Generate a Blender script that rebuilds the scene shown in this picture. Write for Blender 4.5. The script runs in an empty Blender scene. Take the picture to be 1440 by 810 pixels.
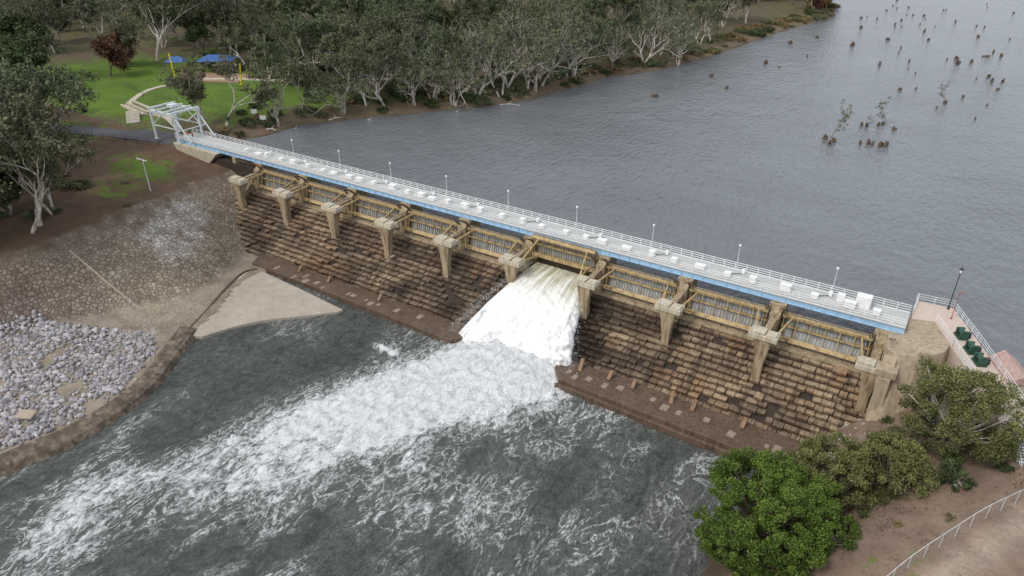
import bpy, math, random, bmesh
import numpy as np
from mathutils import Vector, noise, Matrix
R = random.Random(7)
NR = np.random.RandomState(11)
scene = bpy.context.scene
COL = scene.collection
scene.view_settings.view_transform = 'Standard'
scene.view_settings.look = 'None'
scene.view_settings.exposure = 0
rad = math.radians

# ------------------------------------------------------------------ helpers
def link(ob, parent=None):
    COL.objects.link(ob)
    if parent is not None:
        ob.parent = parent
    return ob

def empty(name, loc=(0, 0, 0), rz=0.0, parent=None):
    e = bpy.data.objects.new(name, None)
    e.empty_display_size = 0.5
    e.location = loc
    e.rotation_euler = (0, 0, rz)
    return link(e, parent)

class MB:
    """small mesh accumulator"""
    def __init__(s):
        s.v = []; s.f = []; s.m = []
    def add(s, vs, fs, mi=0):
        o = len(s.v)
        s.v += [tuple(p) for p in vs]
        s.f += [tuple(i + o for i in f) for f in fs]
        s.m += [mi] * len(fs)
    def box(s, x0, x1, y0, y1, z0, z1, mi=0):
        s.add([(x0,y0,z0),(x1,y0,z0),(x1,y1,z0),(x0,y1,z0),(x0,y0,z1),(x1,y0,z1),(x1,y1,z1),(x0,y1,z1)],
              [(0,3,2,1),(4,5,6,7),(0,1,5,4),(1,2,6,5),(2,3,7,6),(3,0,4,7)], mi)
    def obox(s, c, size, rz=0, tilt=0, mi=0, M=None):
        m = M or (Matrix.Translation(c) @ Matrix.Rotation(rz, 4, 'Z') @ Matrix.Rotation(tilt, 4, 'X'))
        a, b, d = size[0]/2, size[1]/2, size[2]/2
        vs = [m @ Vector(p) for p in [(-a,-b,-d),(a,-b,-d),(a,b,-d),(-a,b,-d),(-a,-b,d),(a,-b,d),(a,b,d),(-a,b,d)]]
        s.add(vs, [(0,3,2,1),(4,5,6,7),(0,1,5,4),(1,2,6,5),(2,3,7,6),(3,0,4,7)], mi)
    def tube(s, pts, rs, n=6, mi=0, cap=True):
        pts = [Vector(p) for p in pts]
        if not isinstance(rs, (list, tuple)): rs = [rs]*len(pts)
        vs = []; fs = []
        for i, p in enumerate(pts):
            d = (pts[min(i+1, len(pts)-1)] - pts[max(i-1, 0)])
            if d.length < 1e-6: d = Vector((0,0,1))
            d.normalize()
            a = Vector((0,0,1)) if abs(d.z) < 0.9 else Vector((1,0,0))
            u = d.cross(a).normalized(); w = d.cross(u)
            for k in range(n):
                t = 2*math.pi*k/n
                vs.append(p + (u*math.cos(t) + w*math.sin(t))*rs[i])
        for i in range(len(pts)-1):
            for k in range(n):
                a0 = i*n+k; a1 = i*n+(k+1)%n
                fs.append((a0, a1, a1+n, a0+n))
        if cap:
            fs.append(tuple(range(n))[::-1]); fs.append(tuple(range((len(pts)-1)*n, len(pts)*n)))
        s.add(vs, fs, mi)
    def beam(s, p, q, w, h, mi=0):
        p = Vector(p); q = Vector(q); d = q-p; L = d.length; d.normalize()
        up = Vector((0,0,1)) if abs(d.z) < 0.95 else Vector((0,1,0))
        sx = d.cross(up).normalized(); uz = sx.cross(d)
        M = Matrix((sx, d, uz)).transposed().to_4x4(); M.translation = (p+q)/2
        s.obox(None, (w, L, h), M=M, mi=mi)
    def prism(s, poly, z0, z1, mi=0, top_in=None):
        n = len(poly)
        tp = top_in or poly
        vs = [(p[0],p[1],z0) for p in poly] + [(p[0],p[1],z1) for p in tp]
        fs = [tuple(range(n))[::-1], tuple(range(n, 2*n))] + [(i,(i+1)%n,(i+1)%n+n,i+n) for i in range(n)]
        s.add(vs, fs, mi)
    def profx(s, prof, x0, x1, mi=0):
        n = len(prof)
        vs = [(x0,p[0],p[1]) for p in prof] + [(x1,p[0],p[1]) for p in prof]
        fs = [tuple(range(n)), tuple(range(n, 2*n))[::-1]] + [(i,i+n,(i+1)%n+n,(i+1)%n) for i in range(n)]
        s.add(vs, fs, mi)
    def obj(s, name, mats, parent=None, loc=(0,0,0), rz=0, bevel=0, smooth=False, recalc=True):
        me = bpy.data.meshes.new(name)
        me.from_pydata(s.v, [], s.f)
        if not isinstance(mats, (list, tuple)): mats = [mats]
        for m in mats: me.materials.append(m)
        if len(mats) > 1: me.polygons.foreach_set('material_index', s.m)
        if recalc:
            bm = bmesh.new(); bm.from_mesh(me); bmesh.ops.recalc_face_normals(bm, faces=bm.faces); bm.to_mesh(me); bm.free()
        if smooth: me.polygons.foreach_set('use_smooth', [True]*len(me.polygons))
        ob = bpy.data.objects.new(name, me)
        ob.location = loc; ob.rotation_euler = (0,0,rz)
        link(ob, parent)
        if bevel:
            b = ob.modifiers.new('bevel', 'BEVEL'); b.width = bevel; b.segments = 2; b.limit_method = 'ANGLE'
        return ob

# ------------------------------------------------------------------ materials
def newmat(name):
    m = bpy.data.materials.new(name); m.use_nodes = True
    nt = m.node_tree
    return m, nt, nt.nodes, nt.links, nt.nodes['Principled BSDF']

def mix(nt, fac, a, b, mode='MIX'):
    n = nt.nodes.new('ShaderNodeMix'); n.data_type = 'RGBA'; n.blend_type = mode
    for sock, val in ((n.inputs[0], fac), (n.inputs[6], a), (n.inputs[7], b)):
        if isinstance(val, (int, float)): sock.default_value = val
        elif isinstance(val, (tuple, list)): sock.default_value = (*val[:3], 1)
        else: nt.links.new(val, sock)
    return n.outputs[2]

def math_(nt, op, a, b=None, c=None, clamp=False):
    n = nt.nodes.new('ShaderNodeMath'); n.operation = op; n.use_clamp = clamp
    for i, val in enumerate((a, b, c)):
        if val is None: continue
        if isinstance(val, (int, float)): n.inputs[i].default_value = val
        else: nt.links.new(val, n.inputs[i])
    return n.outputs[0]

def ramp(nt, fac, lo, hi):
    n = nt.nodes.new('ShaderNodeMapRange'); n.clamp = True
    nt.links.new(fac, n.inputs[0]); n.inputs[1].default_value = lo; n.inputs[2].default_value = hi
    return n.outputs[0]

def nz(nt, scale, detail=4, rough=0.55, vec=None, dist=0.0, stretch=None):
    if vec is None:
        tc = nt.nodes.new('ShaderNodeNewGeometry'); vec = tc.outputs['Position']
    v = vec
    if stretch:
        mp = nt.nodes.new('ShaderNodeMapping'); mp.inputs['Scale'].default_value = stretch
        nt.links.new(v, mp.inputs[0]); v = mp.outputs[0]
    n = nt.nodes.new('ShaderNodeTexNoise'); n.inputs['Scale'].default_value = scale
    n.inputs['Detail'].default_value = detail; n.inputs['Roughness'].default_value = rough
    n.inputs['Distortion'].default_value = dist
    nt.links.new(v, n.inputs['Vector'])
    return n.outputs['Fac']

def bump(nt, h, strength, dist, bsdf):
    b = nt.nodes.new('ShaderNodeBump'); b.inputs['Strength'].default_value = strength; b.inputs['Distance'].default_value = dist
    nt.links.new(h, b.inputs['Height']); nt.links.new(b.outputs[0], bsdf.inputs['Normal'])

def weathered(name, base, dark, light, scale=0.8, streak=0.6, rough=0.85, streakcol=None, metal=0.0, bumpd=0.03):
    m, nt, nd, lk, b = newmat(name)
    n1 = ramp(nt, nz(nt, scale, 5, 0.65), 0.3, 0.7)
    n2 = ramp(nt, nz(nt, scale*6, 3, 0.6), 0.25, 0.75)
    n3 = ramp(nt, nz(nt, 1.0, 3, 0.6, stretch=(2.2, 2.2, 0.18)), 0.46, 0.68)
    c = mix(nt, n1, base, light)
    c = mix(nt, math_(nt, 'MULTIPLY', n2, 0.35), c, dark)
    c = mix(nt, math_(nt, 'MULTIPLY', n3, streak), c, streakcol or dark)
    lk.new(c, b.inputs['Base Color']); b.inputs['Roughness'].default_value = rough; b.inputs['Metallic'].default_value = metal
    if bumpd: bump(nt, nz(nt, scale*8, 3), 0.5, bumpd, b)
    return m

def plain(name, c, rough=0.6, metal=0.0, var=0.25):
    m, nt, nd, lk, b = newmat(name)
    n1 = ramp(nt, nz(nt, 2.5, 3), 0.3, 0.7)
    cc = mix(nt, n1, tuple(x*(1-var) for x in c), tuple(min(1, x*(1+var*0.6)) for x in c))
    lk.new(cc, b.inputs['Base Color']); b.inputs['Roughness'].default_value = rough; b.inputs['Metallic'].default_value = metal
    return m

M_conc = weathered('weathered_concrete', (0.36,0.28,0.17), (0.10,0.07,0.04), (0.46,0.38,0.26), 0.7, 0.8, streakcol=(0.10,0.062,0.03))
M_abut = weathered('abutment_concrete', (0.38,0.31,0.215), (0.18,0.135,0.08), (0.46,0.39,0.29), 0.35, 0.6, streakcol=(0.17,0.115,0.065))
M_conc_light = weathered('light_concrete', (0.50,0.45,0.35), (0.22,0.18,0.13), (0.60,0.55,0.44), 0.9, 0.55, streakcol=(0.2,0.14,0.08))
M_conc_pad = weathered('pad_concrete', (0.37,0.32,0.25), (0.13,0.10,0.07), (0.46,0.41,0.34), 0.13, 0.0)
M_kerbline = weathered('old_kerb_concrete', (0.36,0.30,0.22), (0.15,0.12,0.08), (0.42,0.36,0.28), 0.5, 0.0)
M_apron = weathered('wet_apron', (0.105,0.068,0.043), (0.028,0.019,0.013), (0.18,0.125,0.085), 0.5, 0.7, rough=0.4)
M_apron_patch = weathered('dry_patch', (0.25,0.19,0.14), (0.10,0.07,0.045), (0.36,0.29,0.22), 1.0, 0.0)
M_baffle = weathered('baffle_stone', (0.22,0.135,0.075), (0.08,0.045,0.025), (0.32,0.21,0.13), 1.5, 0.5)
M_tan = weathered('tan_painted_steel', (0.45,0.33,0.15), (0.14,0.08,0.04), (0.55,0.43,0.22), 1.3, 0.7, rough=0.6, streakcol=(0.13,0.07,0.03), bumpd=0)
M_skin = weathered('gate_skin_steel', (0.34,0.36,0.37), (0.14,0.12,0.09), (0.46,0.48,0.48), 1.0, 0.8, rough=0.5, streakcol=(0.20,0.14,0.075), bumpd=0)
M_blue = plain('pale_blue_steel', (0.34,0.53,0.72), 0.45, 0, 0.15)
M_deck = weathered('deck_grating', (0.42,0.43,0.42), (0.25,0.25,0.24), (0.52,0.53,0.52), 1.0, 0.0, bumpd=0)
M_galv = plain('galvanised_steel', (0.62,0.65,0.67), 0.45, 0.1, 0.15)
M_gantry = plain('pale_grey_paint', (0.62,0.66,0.68), 0.5, 0.0, 0.12)
M_white = plain('white_paint', (0.78,0.79,0.78), 0.5, 0, 0.12)
M_dark = plain('dark_steel', (0.035,0.035,0.035), 0.5, 0.2)
M_hose = plain('brown_pipe', (0.13,0.085,0.045), 0.6)
M_green = plain('dark_green_paint', (0.02,0.07,0.045), 0.4)
M_red = plain('red_oxide', (0.35,0.08,0.04), 0.6)
M_asph = plain('asphalt', (0.085,0.088,0.095), 0.9)
M_path = plain('path_concrete', (0.48,0.42,0.34), 0.9)
M_pathpink = weathered('pink_path', (0.52,0.42,0.35), (0.3,0.24,0.2), (0.6,0.5,0.43), 0.6, 0.0)
M_yellow = plain('yellow_paint', (0.80,0.60,0.03), 0.5)
M_roofblue = plain('blue_roof', (0.03,0.10,0.28), 0.5)
M_wood = plain('weathered_wood', (0.28,0.19,0.12), 0.9)
M_roofpink = plain('faded_red_roof', (0.42,0.29,0.25), 0.7)

def stone_mat():
    m, nt, nd, lk, b = newmat('granite_blocks')
    at = nd.new('ShaderNodeAttribute'); at.attribute_name = 'tint'
    wet = nd.new('ShaderNodeAttribute'); wet.attribute_name = 'wet'
    g = nd.new('ShaderNodeNewGeometry'); sx = nd.new('ShaderNodeSeparateXYZ'); lk.new(g.outputs['Normal'], sx.inputs[0])
    c = mix(nt, at.outputs['Fac'], (0.105,0.064,0.035), (0.45,0.335,0.21))
    n1 = ramp(nt, nz(nt, 1.1, 5, 0.72), 0.42, 0.62)
    c = mix(nt, math_(nt,'MULTIPLY', n1, 0.7), c, (0.045,0.026,0.015))
    n2 = ramp(nt, nz(nt, 0.23, 4, 0.65), 0.47, 0.62)
    c = mix(nt, math_(nt,'MULTIPLY', n2, 0.6), c, (0.22,0.085,0.025))
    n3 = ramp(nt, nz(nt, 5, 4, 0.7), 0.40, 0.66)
    c = mix(nt, math_(nt,'MULTIPLY', math_(nt,'MULTIPLY', n3, 0.6), ramp(nt, sx.outputs[2], 0.1, 0.8)), c, (0.50,0.42,0.30))  # mottled pale tone on upward faces, painting the treads as lit
    riser_shade = ramp(nt, sx.outputs[2], 0.6, 0.1)  # shade painted into the colour of the vertical step faces
    c = mix(nt, math_(nt,'MULTIPLY', riser_shade, 0.5), c, (0.045,0.027,0.016))
    stv = ramp(nt, nz(nt, 1.0, 4, 0.65, stretch=(0.8,0.1,0.08)), 0.50, 0.62)
    c = mix(nt, math_(nt,'MULTIPLY', stv, 0.65), c, (0.035,0.022,0.014))
    c = mix(nt, wet.outputs['Fac'], c, (0.028,0.017,0.011))
    lk.new(c, b.inputs['Base Color'])
    lk.new(math_(nt,'SUBTRACT', 0.9, math_(nt,'MULTIPLY', wet.outputs['Fac'], 0.4)), b.inputs['Roughness'])
    bump(nt, nz(nt, 4, 4, 0.7), 0.9, 0.10, b)
    return m
M_stone = stone_mat()

def rock_mat():
    m, nt, nd, lk, b = newmat('riprap_rock')
    g = nd.new('ShaderNodeNewGeometry')
    c = mix(nt, g.outputs['Random Per Island'], (0.20,0.19,0.20), (0.52,0.50,0.51))
    n3 = ramp(nt, nz(nt, 4, 4, 0.7), 0.4, 0.7)
    c = mix(nt, math_(nt,'MULTIPLY', n3, 0.4), c, (0.16,0.13,0.11))
    lk.new(c, b.inputs['Base Color']); b.inputs['Roughness'].default_value = 0.9
    return m
M_rock = rock_mat()

def bark_mat(name, light, dark):
    m, nt, nd, lk, b = newmat(name)
    n1 = ramp(nt, nz(nt, 0.9, 4, 0.65, stretch=(2,2,0.6)), 0.42, 0.66)
    c = mix(nt, n1, light, dark)
    lk.new(c, b.inputs['Base Color']); b.inputs['Roughness'].default_value = 0.85
    return m
M_bark = bark_mat('pale_gum_bark', (0.62,0.58,0.52), (0.22,0.17,0.13))
M_bark2 = bark_mat('brown_bark', (0.20,0.155,0.12), (0.08,0.06,0.045))
M_stump = bark_mat('wet_stump_wood', (0.13,0.09,0.06), (0.04,0.028,0.02))

def leaf_mat(name, dark, light, alt):
    m, nt, nd, lk, b = newmat(name)
    at = nd.new('ShaderNodeAttribute'); at.attribute_name = 'tint'
    oi = nd.new('ShaderNodeObjectInfo')
    c = mix(nt, at.outputs['Fac'], dark, light)
    c2 = mix(nt, at.outputs['Fac'], tuple(x*0.4 for x in alt), alt)
    c = mix(nt, math_(nt,'MULTIPLY', oi.outputs['Random'], 0.8), c, c2)
    lk.new(c, b.inputs['Base Color']); b.inputs['Roughness'].default_value = 0.6
    b.inputs['Specular IOR Level'].default_value = 0.25
    return m
L_euc = leaf_mat('eucalypt_leaves', (0.030,0.045,0.020), (0.135,0.170,0.075), (0.17,0.165,0.09))
L_dark = leaf_mat('dark_leaves', (0.016,0.032,0.012), (0.075,0.115,0.035), (0.09,0.10,0.035))
L_bush = leaf_mat('bright_bush_leaves', (0.018,0.04,0.006), (0.125,0.190,0.030), (0.12,0.175,0.03))
L_olive = leaf_mat('olive_leaves', (0.04,0.048,0.015), (0.19,0.20,0.07), (0.18,0.18,0.065))
L_rust = leaf_mat('autumn_leaves', (0.045,0.02,0.012), (0.15,0.065,0.04), (0.14,0.08,0.035))
L_yel = leaf_mat('yellow_leaves', (0.18,0.10,0.01), (0.5,0.32,0.04), (0.45,0.25,0.03))
L_reed = leaf_mat('dry_reeds', (0.12,0.07,0.035), (0.38,0.25,0.13), (0.26,0.22,0.09))

# ------------------------------------------------------------------ terrain
SHORE = [(-24,8),(-25,18),(-22,26),(-22,37),(-11,53),(-1,66),(8,79),(16,94),(17,106),(20,120),(22,132),(31,151),(38,177),(42,213),(47,257),(57,313),(50,370),(20,430),(-60,700),(-120,3000),
         (3000,3000),(3000,-160),(300,-90),(200,-50),(158,-20),(148,-8),(143.5,1),(140,9),(136,18),(129,18),(129,8)]
def sdist(px, py, poly):
    d = np.full(px.shape, 1e9); ins = np.zeros(px.shape, bool)
    n = len(poly)
    for i in range(n):
        x0,y0 = poly[i]; x1,y1 = poly[(i+1)%n]
        dx,dy = x1-x0, y1-y0
        t = np.clip(((px-x0)*dx+(py-y0)*dy)/(dx*dx+dy*dy), 0, 1)
        d = np.minimum(d, np.hypot(px-x0-t*dx, py-y0-t*dy))
        c = ((y0 > py) != (y1 > py))
        xi = x0 + (py-y0)*dx/(dy if abs(dy) > 1e-9 else 1e-9)
        ins ^= (c & (px < xi))
    return np.where(ins, -d, d)

LX_Y   = [-400,-100,-60,-40,-25,-12,-5,8]
XTOP   = [-30,-18,-11,-6,-8,-8,-10,-9]
XTOE_Y = [-400,-100,-60,-46,-36,-25,-16,-9,-3,8]
XTOE   = [-10,0,3,6,11,15,13,9,6,5]
ZTOE   = [-11,-11,-10.8,-10.8,-11.6,-12.5,-12.8,-12.8,-12.8,-12.8]
XR_Y   = [-400,-150,-95,-80,-67,-59,-52,-45,-39,-33,-26,-18,8]
XR     = [10,18,28,30,33,35,35,33,29,26.5,24,19,16]
XRR_Y  = [-400,-120,-70,-45,-30,-20,-13,8]
XRR    = [140,124,118,116.5,116,118,119,120]
def sst(t): 
    t = np.clip(t,0,1); return t*t*(3-2*t)
def height(x, y):
    x = np.asarray(x, float); y = np.asarray(y, float)
    xt = np.interp(y, LX_Y, XTOP); xe = np.interp(y, XTOE_Y, XTOE); ze = np.interp(y, XTOE_Y, ZTOE)
    xr = np.interp(y, XR_Y, XR); xr = np.maximum(xr, xe+1)
    xq = np.interp(y, XRR_Y, XRR)
    z0 = -1.6 + np.clip((xt-x)*0.07, 0, 3.6)
    t1 = np.clip((x-xt)/(xe-xt), 0, 1)
    t2 = np.clip((x-xe)/(xr-xe), 0, 1)
    zl = z0 + (ze+1.6)*t1 + (-12.3-ze)*t2
    zl = zl - np.clip((x-xr)*1.5, 0, 4)
    zr = np.interp(x-xq, [-3,0,4,8,12,17,22,400], [-17,-13.3,-10.2,-7.5,-5.0,-2.2,-0.4,3])
    D = np.maximum(zl, zr)
    sd = sdist(x, y, SHORE)
    U = np.interp(sd, [-40,-20,-3,0,2,5,10,25,80,300,1500], [-9,-6,-2.4,-1.05,-0.3,0.4,1.2,2.0,2.6,5,14])
    w = sst((y-4.5)/3.0)
    h = D*(1-w) + U*w
    rt = (x > 128) & (y < 14)
    h = np.where(rt, np.where(sd > 3, D, np.minimum(D, U)), h)
    return h, sd, t1, t2, xt, xr
def hz(x, y): return float(height(np.array([x]), np.array([y]))[0][0])

def graded(lo, hi, step, flo, fhi, g=1.16):
    a = list(np.arange(lo, hi+1e-6, step)); s = step
    while a[-1] < fhi: s *= g; a.append(a[-1]+s)
    s = step
    while a[0] > flo: s *= g; a.insert(0, a[0]-s)
    return np.array(a)

def gridmesh(name, X, Y, Z, mat, attrs=None, cols=None, smooth=True):
    ny, nx = X.shape
    co = np.stack([X, Y, Z], -1).reshape(-1, 3)
    idx = np.arange(nx*ny).reshape(ny, nx)
    q = np.stack([idx[:-1,:-1], idx[:-1,1:], idx[1:,1:], idx[1:,:-1]], -1).reshape(-1, 4)
    me = bpy.data.meshes.new(name)
    me.vertices.add(len(co)); me.vertices.foreach_set('co', co.ravel())
    me.loops.add(q.size); me.loops.foreach_set('vertex_index', q.ravel().astype(np.int32))
    me.polygons.add(len(q)); me.polygons.foreach_set('loop_start', np.arange(0, q.size, 4, dtype=np.int32))
    me.polygons.foreach_set('loop_total', np.full(len(q), 4, np.int32))
    me.polygons.foreach_set('use_smooth', np.full(len(q), smooth))
    me.update(calc_edges=True); me.validate()
    for k, a in (attrs or {}).items():
        at = me.attributes.new(k, 'FLOAT', 'POINT'); at.data.foreach_set('value', a.ravel().astype(np.float32))
    for k, a in (cols or {}).items():
        at = me.attributes.new(k, 'FLOAT_COLOR', 'POINT')
        c4 = np.concatenate([a.reshape(-1,3), np.ones((nx*ny,1))], 1)
        at.data.foreach_set('color', c4.ravel().astype(np.float32))
    me.materials.append(mat)
    ob = bpy.data.objects.new(name, me); link(ob)
    return ob

def nzarr(X, Y, sc, seed=0, oct=3):
    out = np.empty(X.size); xs = X.ravel(); ys = Y.ravel()
    for i in range(X.size):
        out[i] = noise.fractal(Vector((xs[i]*sc, ys[i]*sc, seed)), 1.0, 2.0, oct)
    return out.reshape(X.shape)

def ground_mat():
    m, nt, nd, lk, b = newmat('ground')
    at = nd.new('ShaderNodeAttribute'); at.attribute_name = 'gcol'
    pv = nd.new('ShaderNodeAttribute'); pv.attribute_name = 'pave'
    gr = nd.new('ShaderNodeAttribute'); gr.attribute_name = 'grass'
    bl = nd.new('ShaderNodeAttribute'); bl.attribute_name = 'bleach'
    c = at.outputs['Color']
    n1 = nz(nt, 0.35, 5, 0.65); n2 = nz(nt, 2.2, 5, 0.7); n4 = nz(nt, 7, 3, 0.7)
    c = mix(nt, ramp(nt, n1, 0.35, 0.7), mix(nt, 1.0, c, (0.68,0.66,0.64), 'MULTIPLY'), c)
    c = mix(nt, math_(nt,'MULTIPLY', ramp(nt, n2, 0.45, 0.75), 0.5), c, mix(nt, 1.0, c, (0.5,0.45,0.42), 'MULTIPLY'))
    bf = math_(nt,'ADD', bl.outputs['Fac'], math_(nt,'MULTIPLY', math_(nt,'SUBTRACT', n2, 0.5), 1.1))
    bf = ramp(nt, math_(nt,'ADD', bf, math_(nt,'MULTIPLY', math_(nt,'SUBTRACT', n1, 0.5), 1.2)), 0.36, 0.75)
    c = mix(nt, bf, c, (0.45,0.435,0.41))
    gf = ramp(nt, math_(nt,'ADD', gr.outputs['Fac'], math_(nt,'MULTIPLY', math_(nt,'SUBTRACT', nz(nt,0.5,5,0.7), 0.5), 1.6)), 0.42, 0.62)
    gcol = mix(nt, ramp(nt, n4, 0.3, 0.7), (0.055,0.105,0.014), (0.155,0.245,0.035))
    gcol = mix(nt, ramp(nt, nz(nt,0.12,3), 0.35, 0.65), gcol, mix(nt,1.0,gcol,(0.75,0.72,0.8),'MULTIPLY'))
    c = mix(nt, gf, c, gcol)
    g = nd.new('ShaderNodeNewGeometry')
    vo = nd.new('ShaderNodeTexVoronoi'); vo.inputs['Scale'].default_value = 1.25; lk.new(g.outputs['Position'], vo.inputs['Vector'])
    ve = nd.new('ShaderNodeTexVoronoi'); ve.feature = 'DISTANCE_TO_EDGE'; ve.inputs['Scale'].default_value = 1.25; lk.new(g.outputs['Position'], ve.inputs['Vector'])
    sep = nd.new('ShaderNodeSeparateColor'); lk.new(vo.outputs['Color'], sep.inputs[0])
    edge = ramp(nt, ve.outputs['Distance'], 0.0, 0.14)
    cc = mix(nt, sep.outputs[0], mix(nt, 1.0, c, (0.68,0.66,0.64), 'MULTIPLY'), mix(nt, 1.0, c, (1.22,1.21,1.2), 'MULTIPLY'))
    cc = mix(nt, edge, mix(nt, 1.0, c, (0.40,0.35,0.3), 'MULTIPLY'), cc)
    c = mix(nt, pv.outputs['Fac'], c, cc)
    lk.new(c, b.inputs['Base Color']); b.inputs['Roughness'].default_value = 0.95
    b.inputs['Specular IOR Level'].default_value = 0.2
    h = math_(nt, 'ADD', n2, math_(nt,'MULTIPLY', math_(nt,'MULTIPLY', edge, pv.outputs['Fac']), 0.9))
    bump(nt, h, 0.8, 0.16, b)
    return m

gx = graded(-100, 150, 1.0, -3000, 3000); gy = graded(-100, 100, 1.0, -1500, 3000)
GX, GY = np.meshgrid(gx, gy)
H, SD, T1, T2, XT, XRg = height(GX, GY)
n_a = nzarr(GX, GY, 0.08, 1); n_b = nzarr(GX, GY, 0.35, 5)
amp = np.where((T1 > 0) & (T1 < 1) & (GY < 5), 0.15, 0.35)
amp = np.where((GX > 5) & (GX < 122) & (GY < 9), 0.12, amp)
HZ = H + n_a*amp + n_b*amp*0.5
def sm(v, a, b): return sst((v-a)/(b-a))
def lerp(a, b, t): return a*(1-t[...,None]) + np.array(b)*t[...,None]
C = np.tile(np.array([0.13,0.105,0.065]), GX.shape+(1,))
grass = np.zeros(GX.shape); pave = np.zeros(GX.shape)
up = (GY > 5)
bank = sm(SD, 0, 1.0)*(1-sm(SD, 3, 7))*up
C = lerp(C, [0.20,0.15,0.10], np.clip(bank,0,1))
grass = np.where(up, 0.36+0.18*n_a, grass)
lawn = np.exp(-(((GX+82)/44.)**2+((GY-36)/30.)**2)**2) + 0.5*np.exp(-(((GX+38)/20.)**2+((GY-60)/16.)**2)**2)
grass = np.where(up, np.clip(grass*(1-bank)+0.75*lawn*sm(SD,4,9), 0, 1), grass)
grass = np.where(SD < 0.5, 0, grass)
lt = (GY <= 5) & (GX < XT)
C[lt] = [0.15,0.10,0.066]
gp = np.exp(-(((GX+24)/12.)**2+((GY+6)/7.5)**2)) + 0.9*np.exp(-(((GX+60)/18.)**2+((GY+5)/12.)**2)) + 0.75*np.exp(-(((GX+17)/8.)**2+((GY+18)/5.)**2))
grass = np.where(lt, np.clip(gp*0.72, 0, 0.8), grass)
sl = (GY <= 5) & (GX >= XT) & (GX < 90)
C[sl] = [0.345,0.295,0.235]
def blob(cx_,cy_,rx_,ry_): return np.exp(-(((GX-cx_)/rx_)**2+((GY-cy_)/ry_)**2)**1.5)
bleach = sl*np.clip(0.50*blob(-4,-9,5,4.5)+0.56*blob(-0.5,-15,6.0,5.5)+0.48*blob(1,-22,6,5)+0.3*blob(8,-20,6,6)+0.42*blob(20,-38,4,3)+0.28*blob(2,-33,10,6),0,0.62)
drk = sl*np.exp(-(((GX-1)/6.)**2+((GY+48)/12.)**2))
C = lerp(C, [0.24,0.20,0.17], np.clip(drk*1.1, 0, 1))
ten = sl*np.exp(-(((GX-14)/6.)**2+((GY+30)/8.)**2)**2)
C = lerp(C, [0.42,0.36,0.28], np.clip(ten, 0, 1))
pave = np.where(sl & (T1 < 0.97), 0.85, np.where(sl & (GY>-40), 0.35, pave))
lit = np.clip(sm(T1,0.22,0.0)*sl*(0.8+n_b*1.6), 0, 1); C = lerp(C, [0.16,0.115,0.08], lit); pave *= (1-lit)
rb = (GX > 100) & (GY < 14)
C[rb] = [0.27,0.20,0.15]
grass = np.where(rb, np.clip(0.10+0.35*n_a, 0, 0.3), grass)
trk = rb*np.exp(-((GX-(143.5+(GY+20)*0.55))/1.8)**2)*(GX>125)
C = lerp(C, [0.42,0.34,0.27], np.clip(trk,0,1))
C = lerp(C, [0.10,0.075,0.05], np.clip(rb*sm(HZ,-9,-12.5),0,1))
ground = gridmesh('ground', GX, GY, HZ, ground_mat(), attrs={'pave':pave,'grass':grass,'bleach':bleach}, cols={'gcol':C})

# ------------------------------------------------------------------ water
def lake_mat():
    m, nt, nd, lk, b = newmat('lake_water')
    n0 = ramp(nt, nz(nt, 0.02, 3, 0.5), 0.35, 0.65)
    n5 = ramp(nt, nz(nt, 0.06, 3, 0.6, stretch=(0.5,1.6,1)), 0.4, 0.65)
    c = mix(nt, n0, (0.125,0.134,0.142), (0.150,0.161,0.171))
    c = mix(nt, math_(nt,'MULTIPLY',n5,0.5), c, (0.165,0.177,0.188))
    lk.new(c, b.inputs['Base Color']); b.inputs['Roughness'].default_value = 0.14; b.inputs['IOR'].default_value = 1.33
    a = nz(nt, 1.0, 3, 0.6, stretch=(0.9, 0.38, 1))
    a2 = nz(nt, 0.25, 2, 0.5, stretch=(0.8, 0.5, 1), dist=0.6)
    h = math_(nt,'ADD', a, math_(nt,'MULTIPLY', a2, 0.8))
    bump(nt, h, 1.0, 0.5, b)
    return m
mb = MB()
mb.add([(-3000,7.6,-1),(128.9,7.6,-1),(3000,7.6,-1),(3000,3000,-1),(-3000,3000,-1),(139.5,-80,-1),(3000,-80,-1),(139.5,7.6,-1)],
       [(0,1,7,2,3,4),(7,5,6,2)])
lake = mb.obj('lake_water', lake_mat(), recalc=False)

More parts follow.
